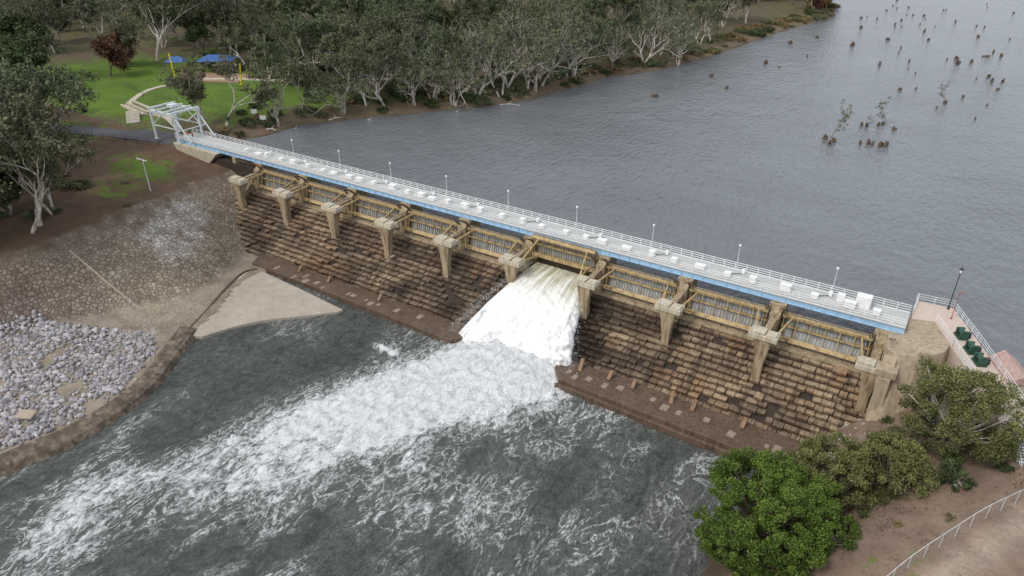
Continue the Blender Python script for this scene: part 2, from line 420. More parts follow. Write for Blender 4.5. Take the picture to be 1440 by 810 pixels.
def river_mat():
    m, nt, nd, lk, b = newmat('river_water')
    fo = nd.new('ShaderNodeAttribute'); fo.attribute_name = 'foam'
    f = fo.outputs['Fac']
    g = nd.new('ShaderNodeNewGeometry')
    mp = nd.new('ShaderNodeMapping'); mp.inputs['Rotation'].default_value = (0,0,rad(-25)); mp.inputs['Scale'].default_value = (1,0.5,1)
    lk.new(g.outputs['Position'], mp.inputs[0]); V = mp.outputs[0]
    a = nz(nt, 0.9, 6, 0.7, vec=V, dist=0.6)
    big = nz(nt, 0.13, 3, 0.6, vec=V, dist=0.5)
    fine = nz(nt, 3.2, 4, 0.72, vec=V, dist=0.3)
    rid = math_(nt,'ABSOLUTE', math_(nt,'SUBTRACT', nz(nt, 0.30, 5, 0.62, vec=V, dist=1.8), 0.5))
    rid = math_(nt,'SUBTRACT', 1.0, ramp(nt, rid, 0.0, 0.04))
    rid = math_(nt,'MULTIPLY', rid, ramp(nt, fine, 0.38, 0.56))
    lace = math_(nt,'MULTIPLY', rid, ramp(nt, math_(nt,'ADD', big, math_(nt,'MULTIPLY', f, 0.9)), 0.53, 0.72))
    s = math_(nt,'ADD', f, math_(nt,'MULTIPLY', math_(nt,'SUBTRACT', a, 0.5), 1.9))
    s = math_(nt,'ADD', s, math_(nt,'MULTIPLY', math_(nt,'SUBTRACT', fine, 0.5), 0.9))
    core = ramp(nt, s, 0.42, 0.76)
    fm = math_(nt,'MAXIMUM', core, math_(nt,'MULTIPLY', lace, 0.9))
    wcol = mix(nt, ramp(nt, big, 0.35, 0.65), (0.066,0.073,0.066), (0.108,0.115,0.106))
    wcol = mix(nt, ramp(nt, fine, 0.40, 0.68), wcol, mix(nt, 1.0, wcol, (1.8,1.8,1.8), 'MULTIPLY'))
    wcol = mix(nt, ramp(nt, a, 0.52, 0.36), wcol, mix(nt, 1.0, wcol, (0.62,0.64,0.62), 'MULTIPLY'))
    wcol = mix(nt, math_(nt,'MULTIPLY', f, 0.6, clamp=True), wcol, (0.26,0.29,0.27))
    foamc = mix(nt, ramp(nt, nz(nt, 1.6, 5, 0.72, vec=V), 0.33, 0.52), (0.60,0.64,0.65), (0.86,0.87,0.87))
    c = mix(nt, fm, wcol, foamc)
    lk.new(c, b.inputs['Base Color']); b.inputs['IOR'].default_value = 1.33
    lk.new(math_(nt,'ADD', 0.10, math_(nt,'MULTIPLY', fm, 0.6)), b.inputs['Roughness'])
    h = math_(nt,'ADD', math_(nt,'MULTIPLY', a, 1.0), math_(nt,'MULTIPLY', fine, 0.42))
    bump(nt, h, 1.0, 0.95, b)
    return m
rx = graded(20, 122, 0.42, -40, 260, 1.5); ry = graded(-92, 2, 0.42, -900, 8, 1.5)
RX, RY = np.meshgrid(rx, ry)
cx = 74 + (RY+16)*0.467
hw = np.interp(RY, [-92,-62,-46,-30,-16,-8], [9,7.8,8.8,10.4,11.0,10.4])
u = (RX-cx)/hw
fall = np.interp(RY, [-92,-75,-66,-55,-44,-30,-14,-8,0], [0.05,0.18,0.28,0.50,0.82,1.12,1.4,1.45,1.2])
n1 = nzarr(RX, RY, 0.09, 3); n2 = nzarr(RX, RY, 0.7, 8, 5)
n3 = np.abs(nzarr(RX, RY, 0.45, 21, 4))
foam = fall*np.exp(-np.abs(u)**2.6)*(1+0.35*n1*np.clip((-RY-25)/20,0,1))
side = 0.29*np.exp(-((RX-(cx+15))/17.)**2)*np.interp(RY,[-60,-12,-8],[0.6,1,0]) + 0.24*np.exp(-((RX-44)/14.)**2-((RY+62)/18.)**2) + 0.18*np.exp(-((RX-85)/16.)**2-((RY+45)/14.)**2) + 0.14*np.exp(-((RX-105)/8.)**2-((RY+26)/12.)**2)
foam = foam + np.clip(side*(0.6+1.5*n1), 0, 0.4)
foam += 0.85*np.exp(-((RX-57-(RY+18.3)*-0.6)/3.0)**2-((RY+18.3)/0.8)**2)
fc = np.clip(foam,0,1.2)
RZ = -13 + 0.22*n2 + 0.10*n1 + fc*(0.15+0.3*n2+0.45*n3) + 1.8*np.exp(-((RX-cx)/(hw*0.75))**4)*np.interp(RY,[-36,-20,-12,-6,0],[0,0.45,1,0.8,0.3])
river = gridmesh('river_water', RX, RY, RZ, river_mat(), attrs={'foam':foam})

def jet_mat():
    m, nt, nd, lk, b = newmat('falling_water')
    at = nd.new('ShaderNodeAttribute'); at.attribute_name = 'sx'
    ay = nd.new('ShaderNodeAttribute'); ay.attribute_name = 'tx'
    cmb = nd.new('ShaderNodeCombineXYZ'); lk.new(ay.outputs['Fac'], cmb.inputs[0]); lk.new(at.outputs['Fac'], cmb.inputs[1])
    st = nz(nt, 1.0, 5, 0.65, vec=cmb.outputs[0], stretch=(26, 1.6, 1), dist=0.2)
    s2 = nz(nt, 1.8, 5, 0.75)
    top = ramp(nt, at.outputs['Fac'], 0.6, 0.0)
    c = mix(nt, ramp(nt, math_(nt,'ADD', st, math_(nt,'MULTIPLY', top, -0.16)), 0.30, 0.54), (0.38,0.36,0.22), (0.84,0.85,0.80))
    c = mix(nt, ramp(nt, at.outputs['Fac'], 0.2, 0.6), c, mix(nt, ramp(nt, s2, 0.3, 0.5), (0.66,0.69,0.70), (0.90,0.91,0.91)))
    lk.new(c, b.inputs['Base Color']); b.inputs['Roughness'].default_value = 0.5
    bump(nt, math_(nt,'ADD', st, s2), 0.8, 0.3, b)
    return m
ns, ntt = 150, 110
S_, T_ = np.meshgrid(np.linspace(0,1,ns), np.linspace(0,1,ntt), indexing='ij')
tm = 1.68*S_
yy = 5.2 - 9.2*tm; zz = -2.6 - 0.2*tm - 3.7*tm**2
l_ = 71.2 - 8.5*S_**1.5; r_ = 82.8 + 4.2*S_**1.8
xx = l_ + (r_-l_)*T_
edge = np.minimum(T_, 1-T_)
prof = np.clip(edge/0.09, 0, 1)**0.5
zz = zz - (1-prof)*(0.5+2.2*S_)
nj = nzarr(xx*1.0, yy + zz, 0.5, 4, 6); nj2 = nzarr(T_*40, S_*5, 0.6, 9, 3)
zz = zz + nj*(0.05+0.95*S_**1.5) + nj2*0.14
yy = yy - nj*(0.8*S_**1.5)
xx = xx + nj*(0.9*S_)*np.where(edge<0.12,1,0.2)
jet = gridmesh('water_jet', xx, yy, zz, jet_mat(), attrs={'sx':S_,'tx':T_})
M_spray = plain('spray', (0.85,0.87,0.87), 0.6, 0, 0.05)
mb = MB()
for i in range(11000):
    if i % 3 == 0:
        s = R.random()**0.6; t = 1.68*s
        side_ = R.choice([0,1])
        x = (71.2-8.5*s**1.5) if side_ == 0 else (82.8+4.2*s**1.8)
        x += (R.gauss(0.0,0.8))*s; y = 5.2-9.2*t+R.gauss(0,0.5)*s; z = -2.6-0.2*t-3.7*t*t + R.gauss(0.1,0.6)*s
    else:
        y = -6 - abs(R.gauss(0,10)); c0 = 74+(y+16)*0.467
        x = c0 + R.gauss(0,6); z = -12.4 + abs(R.gauss(0,0.9))*math.exp((y+6)/14)
        if x > 86: z = -12.8 + abs(R.gauss(0,0.8))
    r = R.uniform(0.02, 0.075)
    vs = [(x+r*R.uniform(-1,1), y+r*R.uniform(-1,1), z+r*R.uniform(-1,1)) for _ in range(4)]
    mb.add(vs, [(0,1,2),(0,2,3),(0,3,1),(1,3,2)])
mb.obj('water_spray', M_spray, recalc=False)

# ------------------------------------------------------------------ dam (weir)
dam = empty('masonry_weir')
mb = MB()
mb.profx([(8,-17),(8,-4.3),(3.3,-4.3),(-6.6,-12.9),(-6.6,-17)], -9, 127)
mb.box(-24, -0.8, 5.2, 7.6, -8, 0.2)
M_body = weathered('dam_core', (0.03,0.02,0.014), (0.012,0.009,0.006), (0.05,0.033,0.022), 0.8, 0.3)
mb.obj('dam_core', M_body, dam)
mb = MB(); mb.box(0.7, 125.3, 3.3, 5.6, -4.3, -3.95); mb.obj('crest_sill', M_conc, dam, bevel=0.05)
vs=[];fs=[];tint=[];wet=[]
def blk(x0,x1,y0,y1,z0,z1,t,w):
    o=len(vs); j=lambda s=0.045: R.uniform(-s,s)
    for (x,y,z) in [(x0,y0,z0),(x1,y0,z0),(x1,y1,z0),(x0,y1,z0),(x0,y0,z1),(x1,y0,z1),(x1,y1,z1),(x0,y1,z1)]:
        vs.append((x+j(),y+j(0.06),z+j())); tint.append(t); wet.append(w)
    fs.extend([(o,o+3,o+2,o+1),(o+4,o+5,o+6,o+7),(o,o+1,o+5,o+4),(o+1,o+2,o+6,o+5),(o+2,o+3,o+7,o+6),(o+3,o,o+4,o+7)])
NC = 13
for k in range(NC):
    zt = -4.32 - k*0.655; yf = 2.45 - k*0.775
    x = -8.5
    while x < 126.6:
        L = R.uniform(0.9, 2.1)
        wv = 0.16*noise.noise(Vector((x*0.15, k*0.9, 31)))
        yo = R.uniform(-0.16, 0.12) + wv; w = 0.0
        if R.random()<0.05: yo -= 0.3
        if 66 < x < 88: w = 0.85
        elif 42 <= x <= 66: w = 0.25+0.35*R.random()
        elif 88 <= x < 99: w = 0.55*(1-(x-88)/14)+0.2
        elif x > 99: w = 0.06*R.random() + 0.3*R.random()*(k>8)
        else: w = 0.1+0.2*R.random()
        w = min(1, max(0, w + 0.8*noise.noise(Vector((x*0.16, k*0.3, 3)))))
        t = min(1, max(0, 0.38 + 0.9*noise.noise(Vector((x*0.08,k*0.1,9))) + R.uniform(-0.3,0.38) + 0.3*noise.noise(Vector((3,k*1.7,x*0.02))) + (0.22 if x > 99 else 0) + (0.25 if x<2 else 0)))
        if R.random() > 0.04 or not (4 < x < 124):
            g_ = R.uniform(0.01,0.06)
            blk(x+g_, x+L-g_, yf+yo, yf+1.5, zt-0.47+R.uniform(-0.03,0.03), zt+R.uniform(-0.05,0.05), t, w)
        x += L
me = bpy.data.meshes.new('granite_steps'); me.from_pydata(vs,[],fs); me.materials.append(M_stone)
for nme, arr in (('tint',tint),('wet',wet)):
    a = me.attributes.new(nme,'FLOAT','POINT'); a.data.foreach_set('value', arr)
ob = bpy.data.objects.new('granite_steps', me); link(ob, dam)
bv = ob.modifiers.new('bevel','BEVEL'); bv.width=0.06; bv.segments=1

mb = MB()
for x in (87.6,92.6,96.5,102.5,105.8,113.0):
    mb.obox((x,-7.4,-10.8), (0.6,R.uniform(1.4,2.2),0.5), rz=R.uniform(-0.15,0.15), tilt=rad(R.uniform(38,50)))
for x in (46,33,25): mb.obox((x,-7.6,-11.6), (0.5,1.4,0.4), rz=0.1, tilt=rad(40))
mb.obj('toe_baffles', M_baffle, dam, bevel=0.05)

mb = MB()
mb.prism([(12,-6.3),(65.5,-6.3),(66.5,-9),(65,-11.4),(50,-11.1),(36,-10.8),(14,-10.5)], -15, -12.05)
mb.prism([(83.5,-6.3),(122,-6.3),(122,-12.6),(100,-12.1),(86.0,-11.7),(84.0,-9.5)], -15, -11.35)
mb.prism([(86,-11.72),(100,-12.12),(121.5,-12.62),(121.5,-13.2),(100,-12.75),(85.6,-12.3)], -15, -12.0)
mb.obj('toe_apron', M_apron, dam, bevel=0.08)
mb = MB()
for (a,b,zt) in ((20,64,-12.05),(86.5,119.5,-11.35)):
    x = a
    while x < b:
        w = R.uniform(0.6,1.6)
        if R.random() < 0.7:
            y = R.choice([-8.6,-9.2,-9.8])+R.uniform(-0.3,0.3)
            mb.obox((x,y,zt+0.015), (w*0.75,R.uniform(0.7,1.7),0.04), rz=R.uniform(-0.08,0.08))
        x += w+R.uniform(0.2,1.4)
mb.obj('apron_patches', M_apron_patch, dam)

for i in range(10):
    X = 14.0*i
    pier = empty('pier_%d'%i, (X,0,0), parent=dam)
    mb = MB()
    w = 0.75
    mb.profx([(9.6,-8),(9.6,1.55),(5.7,1.55),(5.3,0.6),(4.6,0.3),(4.2,-4.3),(4.2,-8)], -w, w)
    mb.box(-1.15,1.15,5.5,8.0,0.9,1.56)
    mb.profx([(4.6,-0.25),(1.0,-0.35),(1.0,-1.15),(4.6,-1.5)], -0.5, 0.5)
    mb.obj('pier_body', M_conc, pier, bevel=0.05)
    mb = MB()
    bot = -7.6
    prof = [(-1.05,-1.0),(-0.95,-2.6),(-0.75,-5),(-0.6,bot-0.8),(1.0,bot-0.4),(0.55,-6),(0.45,-4.5),(0.65,-3.2),(1.1,-2.1),(1.9,-1.3),(1.9,-1.0)]
    n = len(prof)
    hwid = [1.25,0.85,0.62,0.6,0.6,0.6,0.6,0.65,0.8,1.0,1.1]
    V = [(-hwid[k],p[0],p[1]) for k,p in enumerate(prof)] + [(hwid[k],p[0],p[1]) for k,p in enumerate(prof)]
    mb.add(V, [tuple(range(n)), tuple(range(n,2*n))[::-1]] + [(k,k+n,(k+1)%n+n,(k+1)%n) for k in range(n)])
    mb.obj('column', M_conc, pier, bevel=0.04)
    mb = MB()
    mb.box(-2.0,2.0,-1.2,1.0,-1.0,-0.25)
    mb.box(-1.7,0.2,-1.0,0.7,-0.25,0.12)
    mb.box(0.35,1.8,-0.9,0.6,-0.25,-0.02)
    mb.obj('trunnion_block', M_conc_light, pier, bevel=0.06)
    mb = MB()
    for dx in (-0.95,-1.2,-1.5,0.95,1.2,1.5):
        pts = []
        for k in range(15):
            t = rad(-30+ k*7.0)
            pts.append((dx*1.0, 0.1+5.7*math.cos(t)-0.3*(abs(dx)-1), -1.2+4.2*math.sin(t)+ 0.5*(abs(dx)-1)))
        mb.tube(pts, 0.075, 5)
    for dx in (-0.6,0.6):
        mb.tube([(dx*1.4,4.4,0.1),(dx*1.5,2.6,0.35),(dx*1.6,0.8,0.15)], 0.07, 6)
    mb.obj('hoist_pipes', M_hose, pier, smooth=True)

for i in range(9):
    X0 = 14.0*i+0.95; X1 = 14.0*i+13.05
    gate = empty('gate_%d'%i, (0,0,-0.6), parent=dam)
    lift = rad(24) if i == 5 else 0
    def pt(th, r): return (r*math.cos(th+lift), r*math.sin(th+lift))
    mb = MB()
    K = 10; th0, th1 = rad(-35.5), rad(9)
    ths = [th0+(th1-th0)*k/K for k in range(K+1)]
    outer = [pt(t,6.06) for t in ths]; inner = [pt(t,6.0) for t in ths][::-1]
    mb.profx(outer+inner, X0, X1)
    for k in range(25):
        xr = X0+0.25+(X1-X0-0.5)*k/24
        o2 = [pt(t,5.995) for t in ths]; i2 = [pt(t,5.82) for t in ths][::-1]
        mb.profx(o2+i2, xr-0.04, xr+0.04)
    mb.obj('skin_plate', M_skin, gate)
    mb = MB()
    for th,hh,dd in ((rad(8.3),0.24,0.5),(rad(-9),0.16,0.3),(rad(-29),0.42,0.85)):
        c = pt(th, 5.80-dd/2)
        mb.obox(((X0+X1)/2, c[0], c[1]), (X1-X0-0.1, dd, hh), tilt=th+lift)
        c2 = pt(th, 5.8-dd-0.05)
        mb.obox(((X0+X1)/2, c2[0], c2[1]), (X1-X0-0.1, 0.1, hh*1.6), tilt=th+lift)
    for k in range(13):
        x = X0+0.3+(X1-X0-0.6)*k/12
        a = pt(rad(-27),5.2); b_ = pt(rad(7),5.4)
        if k%2==0: mb.beam((x,a[0],a[1]),(x,b_[0],b_[1]),0.09,0.14)
    for sx in (X0+0.55, X1-0.55):
        for th in (rad(-30), rad(8)):
            e = pt(th, 5.2)
            mb.beam((sx,0.4,0.1),(sx+(0.9 if sx < X0+2 else -0.9),e[0],e[1]), 0.24, 0.30)
        a = pt(rad(-28),3.4); b_ = pt(rad(6),3.4)
        mb.beam((sx+(0.5 if sx<X0+2 else -0.5),a[0],a[1]),(sx+(0.5 if sx<X0+2 else -0.5),b_[0],b_[1]),0.14,0.14)
    e = pt(rad(11.5),5.9)
    mb.tube([(X0,e[0],e[1]),(X1,e[0],e[1])],0.05,5)
    mb.obj('gate_frame', M_tan, gate)

ab = empty('concrete_abutment', parent=dam)
mb = MB()
base = [(126.6,12.4),(131.6,12.6),(133.6,10.2),(134.6,7.2),(134.9,4.0),(134.3,1.6),(133.0,-0.8),(131.0,-3.0),(128.8,-4.4),(127.0,-3.6),(126.6,0)]
top  = [(126.6,12.4),(131.2,12.5),(132.8,10.6),(133.6,8.6),(133.7,6.6),(133.3,4.9),(132.3,3.4),(130.6,2.0),(128.8,1.2),(127.2,1.2),(126.6,3)]
mb.prism(base, -12, 1.6, top_in=top)
mb.obj('abutment_mass', M_abut, ab, bevel=0.1)
mb = MB()
mb.profx([(1.0,1.2),(-0.4,-0.4),(-1.4,-1.2),(-1.8,-8.8),(1.2,-8.8),(4,-5)], 126.9, 128.4)
mb.box(126.4,128.9,-1.3,0.9,-1.0,0.0)
mb.obj('wing_wall', M_abut, ab, bevel=0.05)
mb = MB(); mb.obox((132.0,-0.95,-3.6),(0.9,0.5,1.2),rz=rad(42)); mb.obj('drain_opening', M_dark, ab)

la = empty('concrete_bridge_abutment', parent=dam)
mb = MB()
mb.add([(-29,4.6,1.55),(-13,4.6,1.55),(-17,4.6,-1.8),(-27,4.6,-1.8),(-29,9.8,1.55),(-13,9.8,1.55),(-17,9.8,-1.8),(-27,9.8,-1.8)],
       [(0,3,2,1),(4,5,6,7),(0,1,5,4),(1,2,6,5),(2,3,7,6),(3,0,4,7)])
mb.obj('bearing_wall', M_conc_light, la, bevel=0.06)
mb = MB(); mb.box(-8.5,-7.3,5.3,9.4,-6,1.55); mb.profx([(5,-8),(5,-1.2),(2.4,-3.6),(0.5,-4.2),(0.5,-8)],-1.6,-0.9)
mb.obj('side_wall', M_conc, la, bevel=0.05)

# ------------------------------------------------------------------ walkway
ww = empty('walkway_bridge', (0,0,0), rz=0.0055)
mb = MB()
X0,X1 = -29, 128.3
for y in (5.95, 10.2):
    mb.box(X0,X1,y,y+0.12,1.62,2.34); mb.box(X0,X1,y-0.14,y+0.26,2.34,2.42); mb.box(X0,X1,y-0.14,y+0.26,1.56,1.62)
    x = X0
    while x < X1:
        mb.box(x,x+0.06,y-0.12,y-0.003,1.625,2.335); x += 1.75
x = X0+0.5
while x < X1: mb.box(x,x+0.2,6.3,10.1,1.75,2.1); x += 3.5
mb.obj('edge_girders', M_blue, ww)
mb = MB(); mb.box(X0,X1,5.75,10.55,2.425,2.55); mb.obj('deck', M_deck, ww)
mb = MB()
for y in (5.82,10.47):
    x = X0
    while x <= X1+0.01:
        mb.box(x-0.04,x+0.04,y-0.04,y+0.04,2.55,3.72); x += 1.75*0.9989
    for z in (3.72,3.38,3.02): mb.box(X0,X1,y-0.035,y+0.035,z-0.035,z+0.035)
    mb.box(X0,X1,y-0.012,y+0.012,2.56,2.72)
mb.obj('railings', M_white, ww)
mb = MB(); md = MB()
x = -6.0; k = 0
while x < 125:
    ty = R.random()
    w = 0.9 if ty < 0.6 else 1.5
    hgt = R.choice([0.6,0.75,0.95])
    y = R.choice([7.0,7.2,6.9])
    mb.box(x,x+w,y,y+0.9,2.62,2.62+hgt); mb.box(x-0.05,x+w+0.05,y-0.05,y+0.95,2.62+hgt,2.68+hgt)
    md.box(x+0.1,x+w-0.1,y+0.1,y+0.8,2.551,2.62)
    if k % 3 == 1:
        mb.box(x+2.0,x+2.5,9.2,9.7,2.62,3.3); md.box(x+2.05,x+2.45,9.25,9.65,2.551,2.62)
        md.tube([(x+0.4,8.0,2.75),(x+2.2,9.3,2.75)],0.05,5)
    x += R.choice([3.8,4.66,2.8,4.4]); k += 1
mb.box(121.5,123.4,8.2,9.6,2.56,4.3); mb.box(119.0,120.0,8.4,9.3,2.56,3.7)
mb.obj('hoist_cabinets', M_white, ww, bevel=0.03); md.obj('cabinet_feet', M_dark, ww)
mb = MB(); ml = MB()
for k in range(9):
    x = 118-14*k
    mb.tube([(x,10.75,2.4),(x,10.75,6.3)],[0.07,0.05],6); mb.box(x-0.1,x+0.1,10.5,10.8,2.45,2.6)
    ml.tube([(x,10.75,6.25),(x,10.75,6.42),(x,10.75,6.62),(x,10.75,6.7)],[0.1,0.19,0.17,0.05],8)
mb.obj('light_poles', M_galv, ww); ml.obj('lamp_heads', M_white, ww, smooth=True)

gt = empty('steel_gantry', (-31.0,7.9,1.55), rz=0.02)
mb = MB()
a,b_,h_ = 4.4,3.2,6.4
for sx in (-a,a):
    for sy in (-b_,b_):
        mb.box(sx-0.22,sx+0.22,sy-0.22,sy+0.22,0,h_)
        mb.box(sx-0.4,sx+0.4,sy-0.4,sy+0.4,0,0.12)
for sy in (-b_,b_):
    mb.box(-a-0.6,a+0.6,sy-0.25,sy+0.25,h_+0.003,h_+0.65)
    mb.beam((-a,sy,3.4),(a,sy,3.4),0.2,0.2)
    mb.beam((-a,sy,3.5),(0,sy,h_),0.18,0.18); mb.beam((a,sy,3.5),(0,sy,h_),0.18,0.18)
for sx in (-a,a):
    mb.box(sx-0.25,sx+0.25,-b_-0.4,b_+0.4,h_+0.653,h_+1.1)
    mb.beam((sx,-b_,h_-0.2),(sx,0,h_-1.6),0.18,0.18); mb.beam((sx,b_,h_-0.2),(sx,0,h_-1.6),0.18,0.18)
for xx_ in (-1.6,1.6): mb.box(xx_-0.2,xx_+0.2,-b_-0.4,b_+0.4,h_+0.66,h_+1.0)
for sy in (-b_,b_): mb.beam((a,sy,h_-0.3),(a+4.6,sy,1.1),0.26,0.26)
mb.beam((a+2.3,-b_,h_/2+0.4),(a+2.3,b_,h_/2+0.4),0.2,0.2)
mb.obj('frame', M_gantry, gt, bevel=0.02)
mb = MB(); mb.box(-1.0,1.0,-0.9,0.9,h_+1.1,h_+1.8); mb.box(-0.5,0.5,-0.4,0.4,h_+0.1,h_+0.65); mb.obj('hoist_trolley', M_gantry, gt, bevel=0.05)

# ------------------------------------------------------------------ right-hand platform
pf = empty('viewing_platform')
outer = [(128.6,17.2),(133.2,17.6),(137.2,8.6),(140.6,0.4),(143.2,-6.5)]
inner = [(128.6,11.2),(131.4,12.2),(133.9,6.4),(137.3,-1.4),(139.9,-8)]
mb = MB(); mb.prism(outer+inner[::-1], -6, 1.75); mb.obj('platform_slab', M_pathpink, pf)
mb = MB()
def railing(mb, pts, h=1.15, sp=1.6, rails=(1.15,0.8,0.45), r=0.035):
    for p,q in zip(pts[:-1],pts[1:]):
        p=Vector(p); q=Vector(q); n=max(1,int((q-p).length/sp))
        for k in range(n+1):
            c=p.lerp(q,k/n); mb.tube([c,c+Vector((0,0,h))],r,5)
        for z in rails: mb.tube([p+Vector((0,0,z)),q+Vector((0,0,z))],r*0.85,5)
railing(mb,[(x-0.1,y-0.05,1.75) for x,y in outer]); railing(mb,[(x+0.1,y+0.05,1.75) for x,y in inner[1:]])
railing(mb,[(128.7,17.1,1.75),(128.5,12.5,1.75)])
mb.obj('platform_railings', M_white, pf)
for (x,y) in ((134.7,9.6),(136.0,6.4),(137.1,4.0)):
    wi = empty('sluice_winch', (x,y,1.75), rz=rad(-65))
    mb = MB(); mb.box(-0.9,0.9,-0.6,0.6,0,0.25); mb.box(-0.75,-0.5,-0.5,0.5,0.25,1.15); mb.box(0.5,0.75,-0.5,0.5,0.25,1.15)
    mb.obj('winch_frame', M_green, wi, bevel=0.03)
    mb = MB(); mb.tube([(-0.5,0,0.8),(0.5,0,0.8)],0.38,14); mb.tube([(0.76,0,0.8),(0.84,0,0.8)],0.55,16); mb.obj('drum', M_green, wi, smooth=False)
    mb = MB(); mb.box(-0.3,0.3,0.55,1.1,0.0,0.8); mb.obj('gearbox', M_dark, wi, bevel=0.05)
def lantern(loc):
    e = empty('street_lamp', loc)
    mb = MB(); mb.tube([(0,0,0),(0,0,0.5),(0,0,0.55),(0,0,5.6)],[0.16,0.14,0.08,0.05],10)
    mb.tube([(-0.35,0,4.9),(0.35,0,4.9)],0.03,6)
    mb.tube([(0,0,5.6),(0,0,5.7),(0,0,5.75)],[0.1,0.2,0.2],8); mb.tube([(0,0,6.25),(0,0,6.3),(0,0,6.55),(0,0,6.75)],[0.27,0.3,0.1,0.02],8)
    for k in range(4):
        a=k*math.pi/2+0.78; mb.tube([(0.18*math.cos(a),0.18*math.sin(a),5.75),(0.26*math.cos(a),0.26*math.sin(a),6.25)],0.015,4)
    mb.obj('post', M_dark, e)
    mb = MB(); mb.tube([(0,0,5.76),(0,0,6.24)],[0.16,0.23],8); mb.obj('lantern_glass', M_white, e)
lantern((132.6,16.9,1.75))
sp = empty('slim_pole',(133.2,14.2,1.75)); mb=MB(); mb.tube([(0,0,0),(0,0,4.0)],[0.06,0.05],6); mb.tube([(0,0,4.0),(0.25,0,4.25),(0.6,0,4.3)],0.05,6); mb.box(-0.12,0.12,-0.12,0.12,0,0.15); mb.obj('pole',M_red,sp)
hut = empty('valve_hut',(140.6,4.2,0.0), rz=rad(-67))
mb = MB(); mb.box(-2.6,2.6,-1.3,1.3,-1.5,1.9); mb.obj('walls', M_conc_light, hut)
mb = MB(); mb.profx([(-1.6,1.9),(0,3.0),(1.6,1.9),(1.6,1.8),(-1.6,1.8)],-2.9,2.9); mb.obj('roof', M_roofpink, hut)
mb = MB(); mb.box(-0.4,0.4,-1.34,-1.305,0.0,1.7); mb.box(1.2,2.0,-1.34,-1.305,0.7,1.4); mb.obj('door_and_window', M_dark, hut)
st = empty('steel_staircase',(141.6,-7.2,1.75), rz=rad(-158))
mb = MB()
for k in range(16): mb.box(-0.75,0.75,0.28*k,0.28*k+0.3,-0.19*k-0.06,-0.19*k)
for sx in (-0.82,0.82): mb.beam((sx,0,-0.15),(sx,4.6,-3.2),0.06,0.25)
mb.obj('treads', M_galv, st)
mb = MB()
for sx in (-0.82,0.82):
    for k in range(5): mb.tube([(sx,1.12*k,-0.76*k),(sx,1.12*k,-0.76*k+1.1)],0.035,5)
    for z in (1.1,0.6): mb.tube([(sx,0,z),(sx,4.48,-3.04+z)],0.035,5)
mb.obj('handrails', M_white, st)

# ------------------------------------------------------------------ concrete pad + kerb
def smoothline(p, n=6):
    out=[]
    for i in range(len(p)-1):
        p0=Vector(p[max(i-1,0)]);p1=Vector(p[i]);p2=Vector(p[i+1]);p3=Vector(p[min(i+2,len(p)-1)])
        for k in range(n):
            t=k/n; out.append(0.5*((2*p1)+(-p0+p2)*t+(2*p0-5*p1+4*p2-p3)*t*t+(-p0+3*p1-3*p2+p3)*t**3))
    out.append(Vector(p[-1])); return out
def strip(mb, line, offs, mi=0):
    n=len(offs); V=[];F=[]
    for i,p in enumerate(line):
        d=(line[min(i+1,len(line)-1)]-line[max(i-1,0)]).normalized(); nn=Vector((-d.y,d.x))
        for (o,z) in offs:
            q=p+nn*o; V.append((q.x,q.y,z if not callable(z) else z(q.x,q.y)))
    for i in range(len(line)-1):
        for k in range(n-1):
            a=i*n+k; F.append((a,a+1,a+n+1,a+n))
    mb.add(V,F,mi)
padw = smoothline([(42.0,-14.4),(38,-18.6),(33.5,-23.2),(30.5,-28),(28.6,-33)],6)
padl = smoothline([(25.2,-34.2),(21.5,-27),(17.2,-19),(15.2,-14),(16.2,-11.2)],6)
mb = MB()
mb.prism([(30,-12.2),(42.3,-13.4)]+[tuple(p) for p in padw]+[tuple(p) for p in padl], -15, -12.45)
mb.obj('concrete_pad', M_conc_pad, bevel=0.1)
mb = MB(); strip(mb, padl, [(0.05,-12.42),(-0.05,-12.3),(-0.55,-12.15),(-0.62,-12.9)]); mb.obj('pad_edge_kerb', M_apron)
edgep = [(25.0,-33.0),(27.0,-36),(29.5,-40),(33,-45.5),(35,-52),(35.2,-59),(33.4,-67),(30.5,-80),(28,-95),(24,-120)]
line = smoothline(edgep,8)
mb = MB(); strip(mb, line, [(2.3,-14.5),(1.7,-13.0),(1.2,-12.1),(0.5,-11.75),(-0.9,-11.5),(-1.3,-11.6),(-1.4,-12.8)])
def kerb_mat():
    m, nt, nd, lk, b = newmat('stone_kerb')
    g = nd.new('ShaderNodeNewGeometry')
    vo = nd.new('ShaderNodeTexVoronoi'); vo.inputs['Scale'].default_value = 1.6; lk.new(g.outputs['Position'], vo.inputs['Vector'])
    sp_ = nd.new('ShaderNodeSeparateColor'); lk.new(vo.outputs['Color'], sp_.inputs[0])
    c = mix(nt, sp_.outputs[0], (0.085,0.062,0.045), (0.24,0.185,0.135))
    c = mix(nt, ramp(nt, nz(nt,0.5,4),0.42,0.66), c, (0.075,0.055,0.038))
    lk.new(c, b.inputs['Base Color']); b.inputs['Roughness'].default_value=0.85
    bump(nt, vo.outputs['Distance'], 0.6, 0.15, b); return m
mb.obj('stone_river_kerb', kerb_mat())
mb = MB(); l2=[(13.5,-33.5),(6,-34.5),(-3,-35.5)]
strip(mb, smoothline(l2,8), [(0.2,lambda x,y:hz(x,y)-0.3),(0.14,lambda x,y:hz(x,y)+0.16),(-0.14,lambda x,y:hz(x,y)+0.16),(-0.2,lambda x,y:hz(x,y)-0.3)])
mb.obj('slope_kerb', M_kerbline)

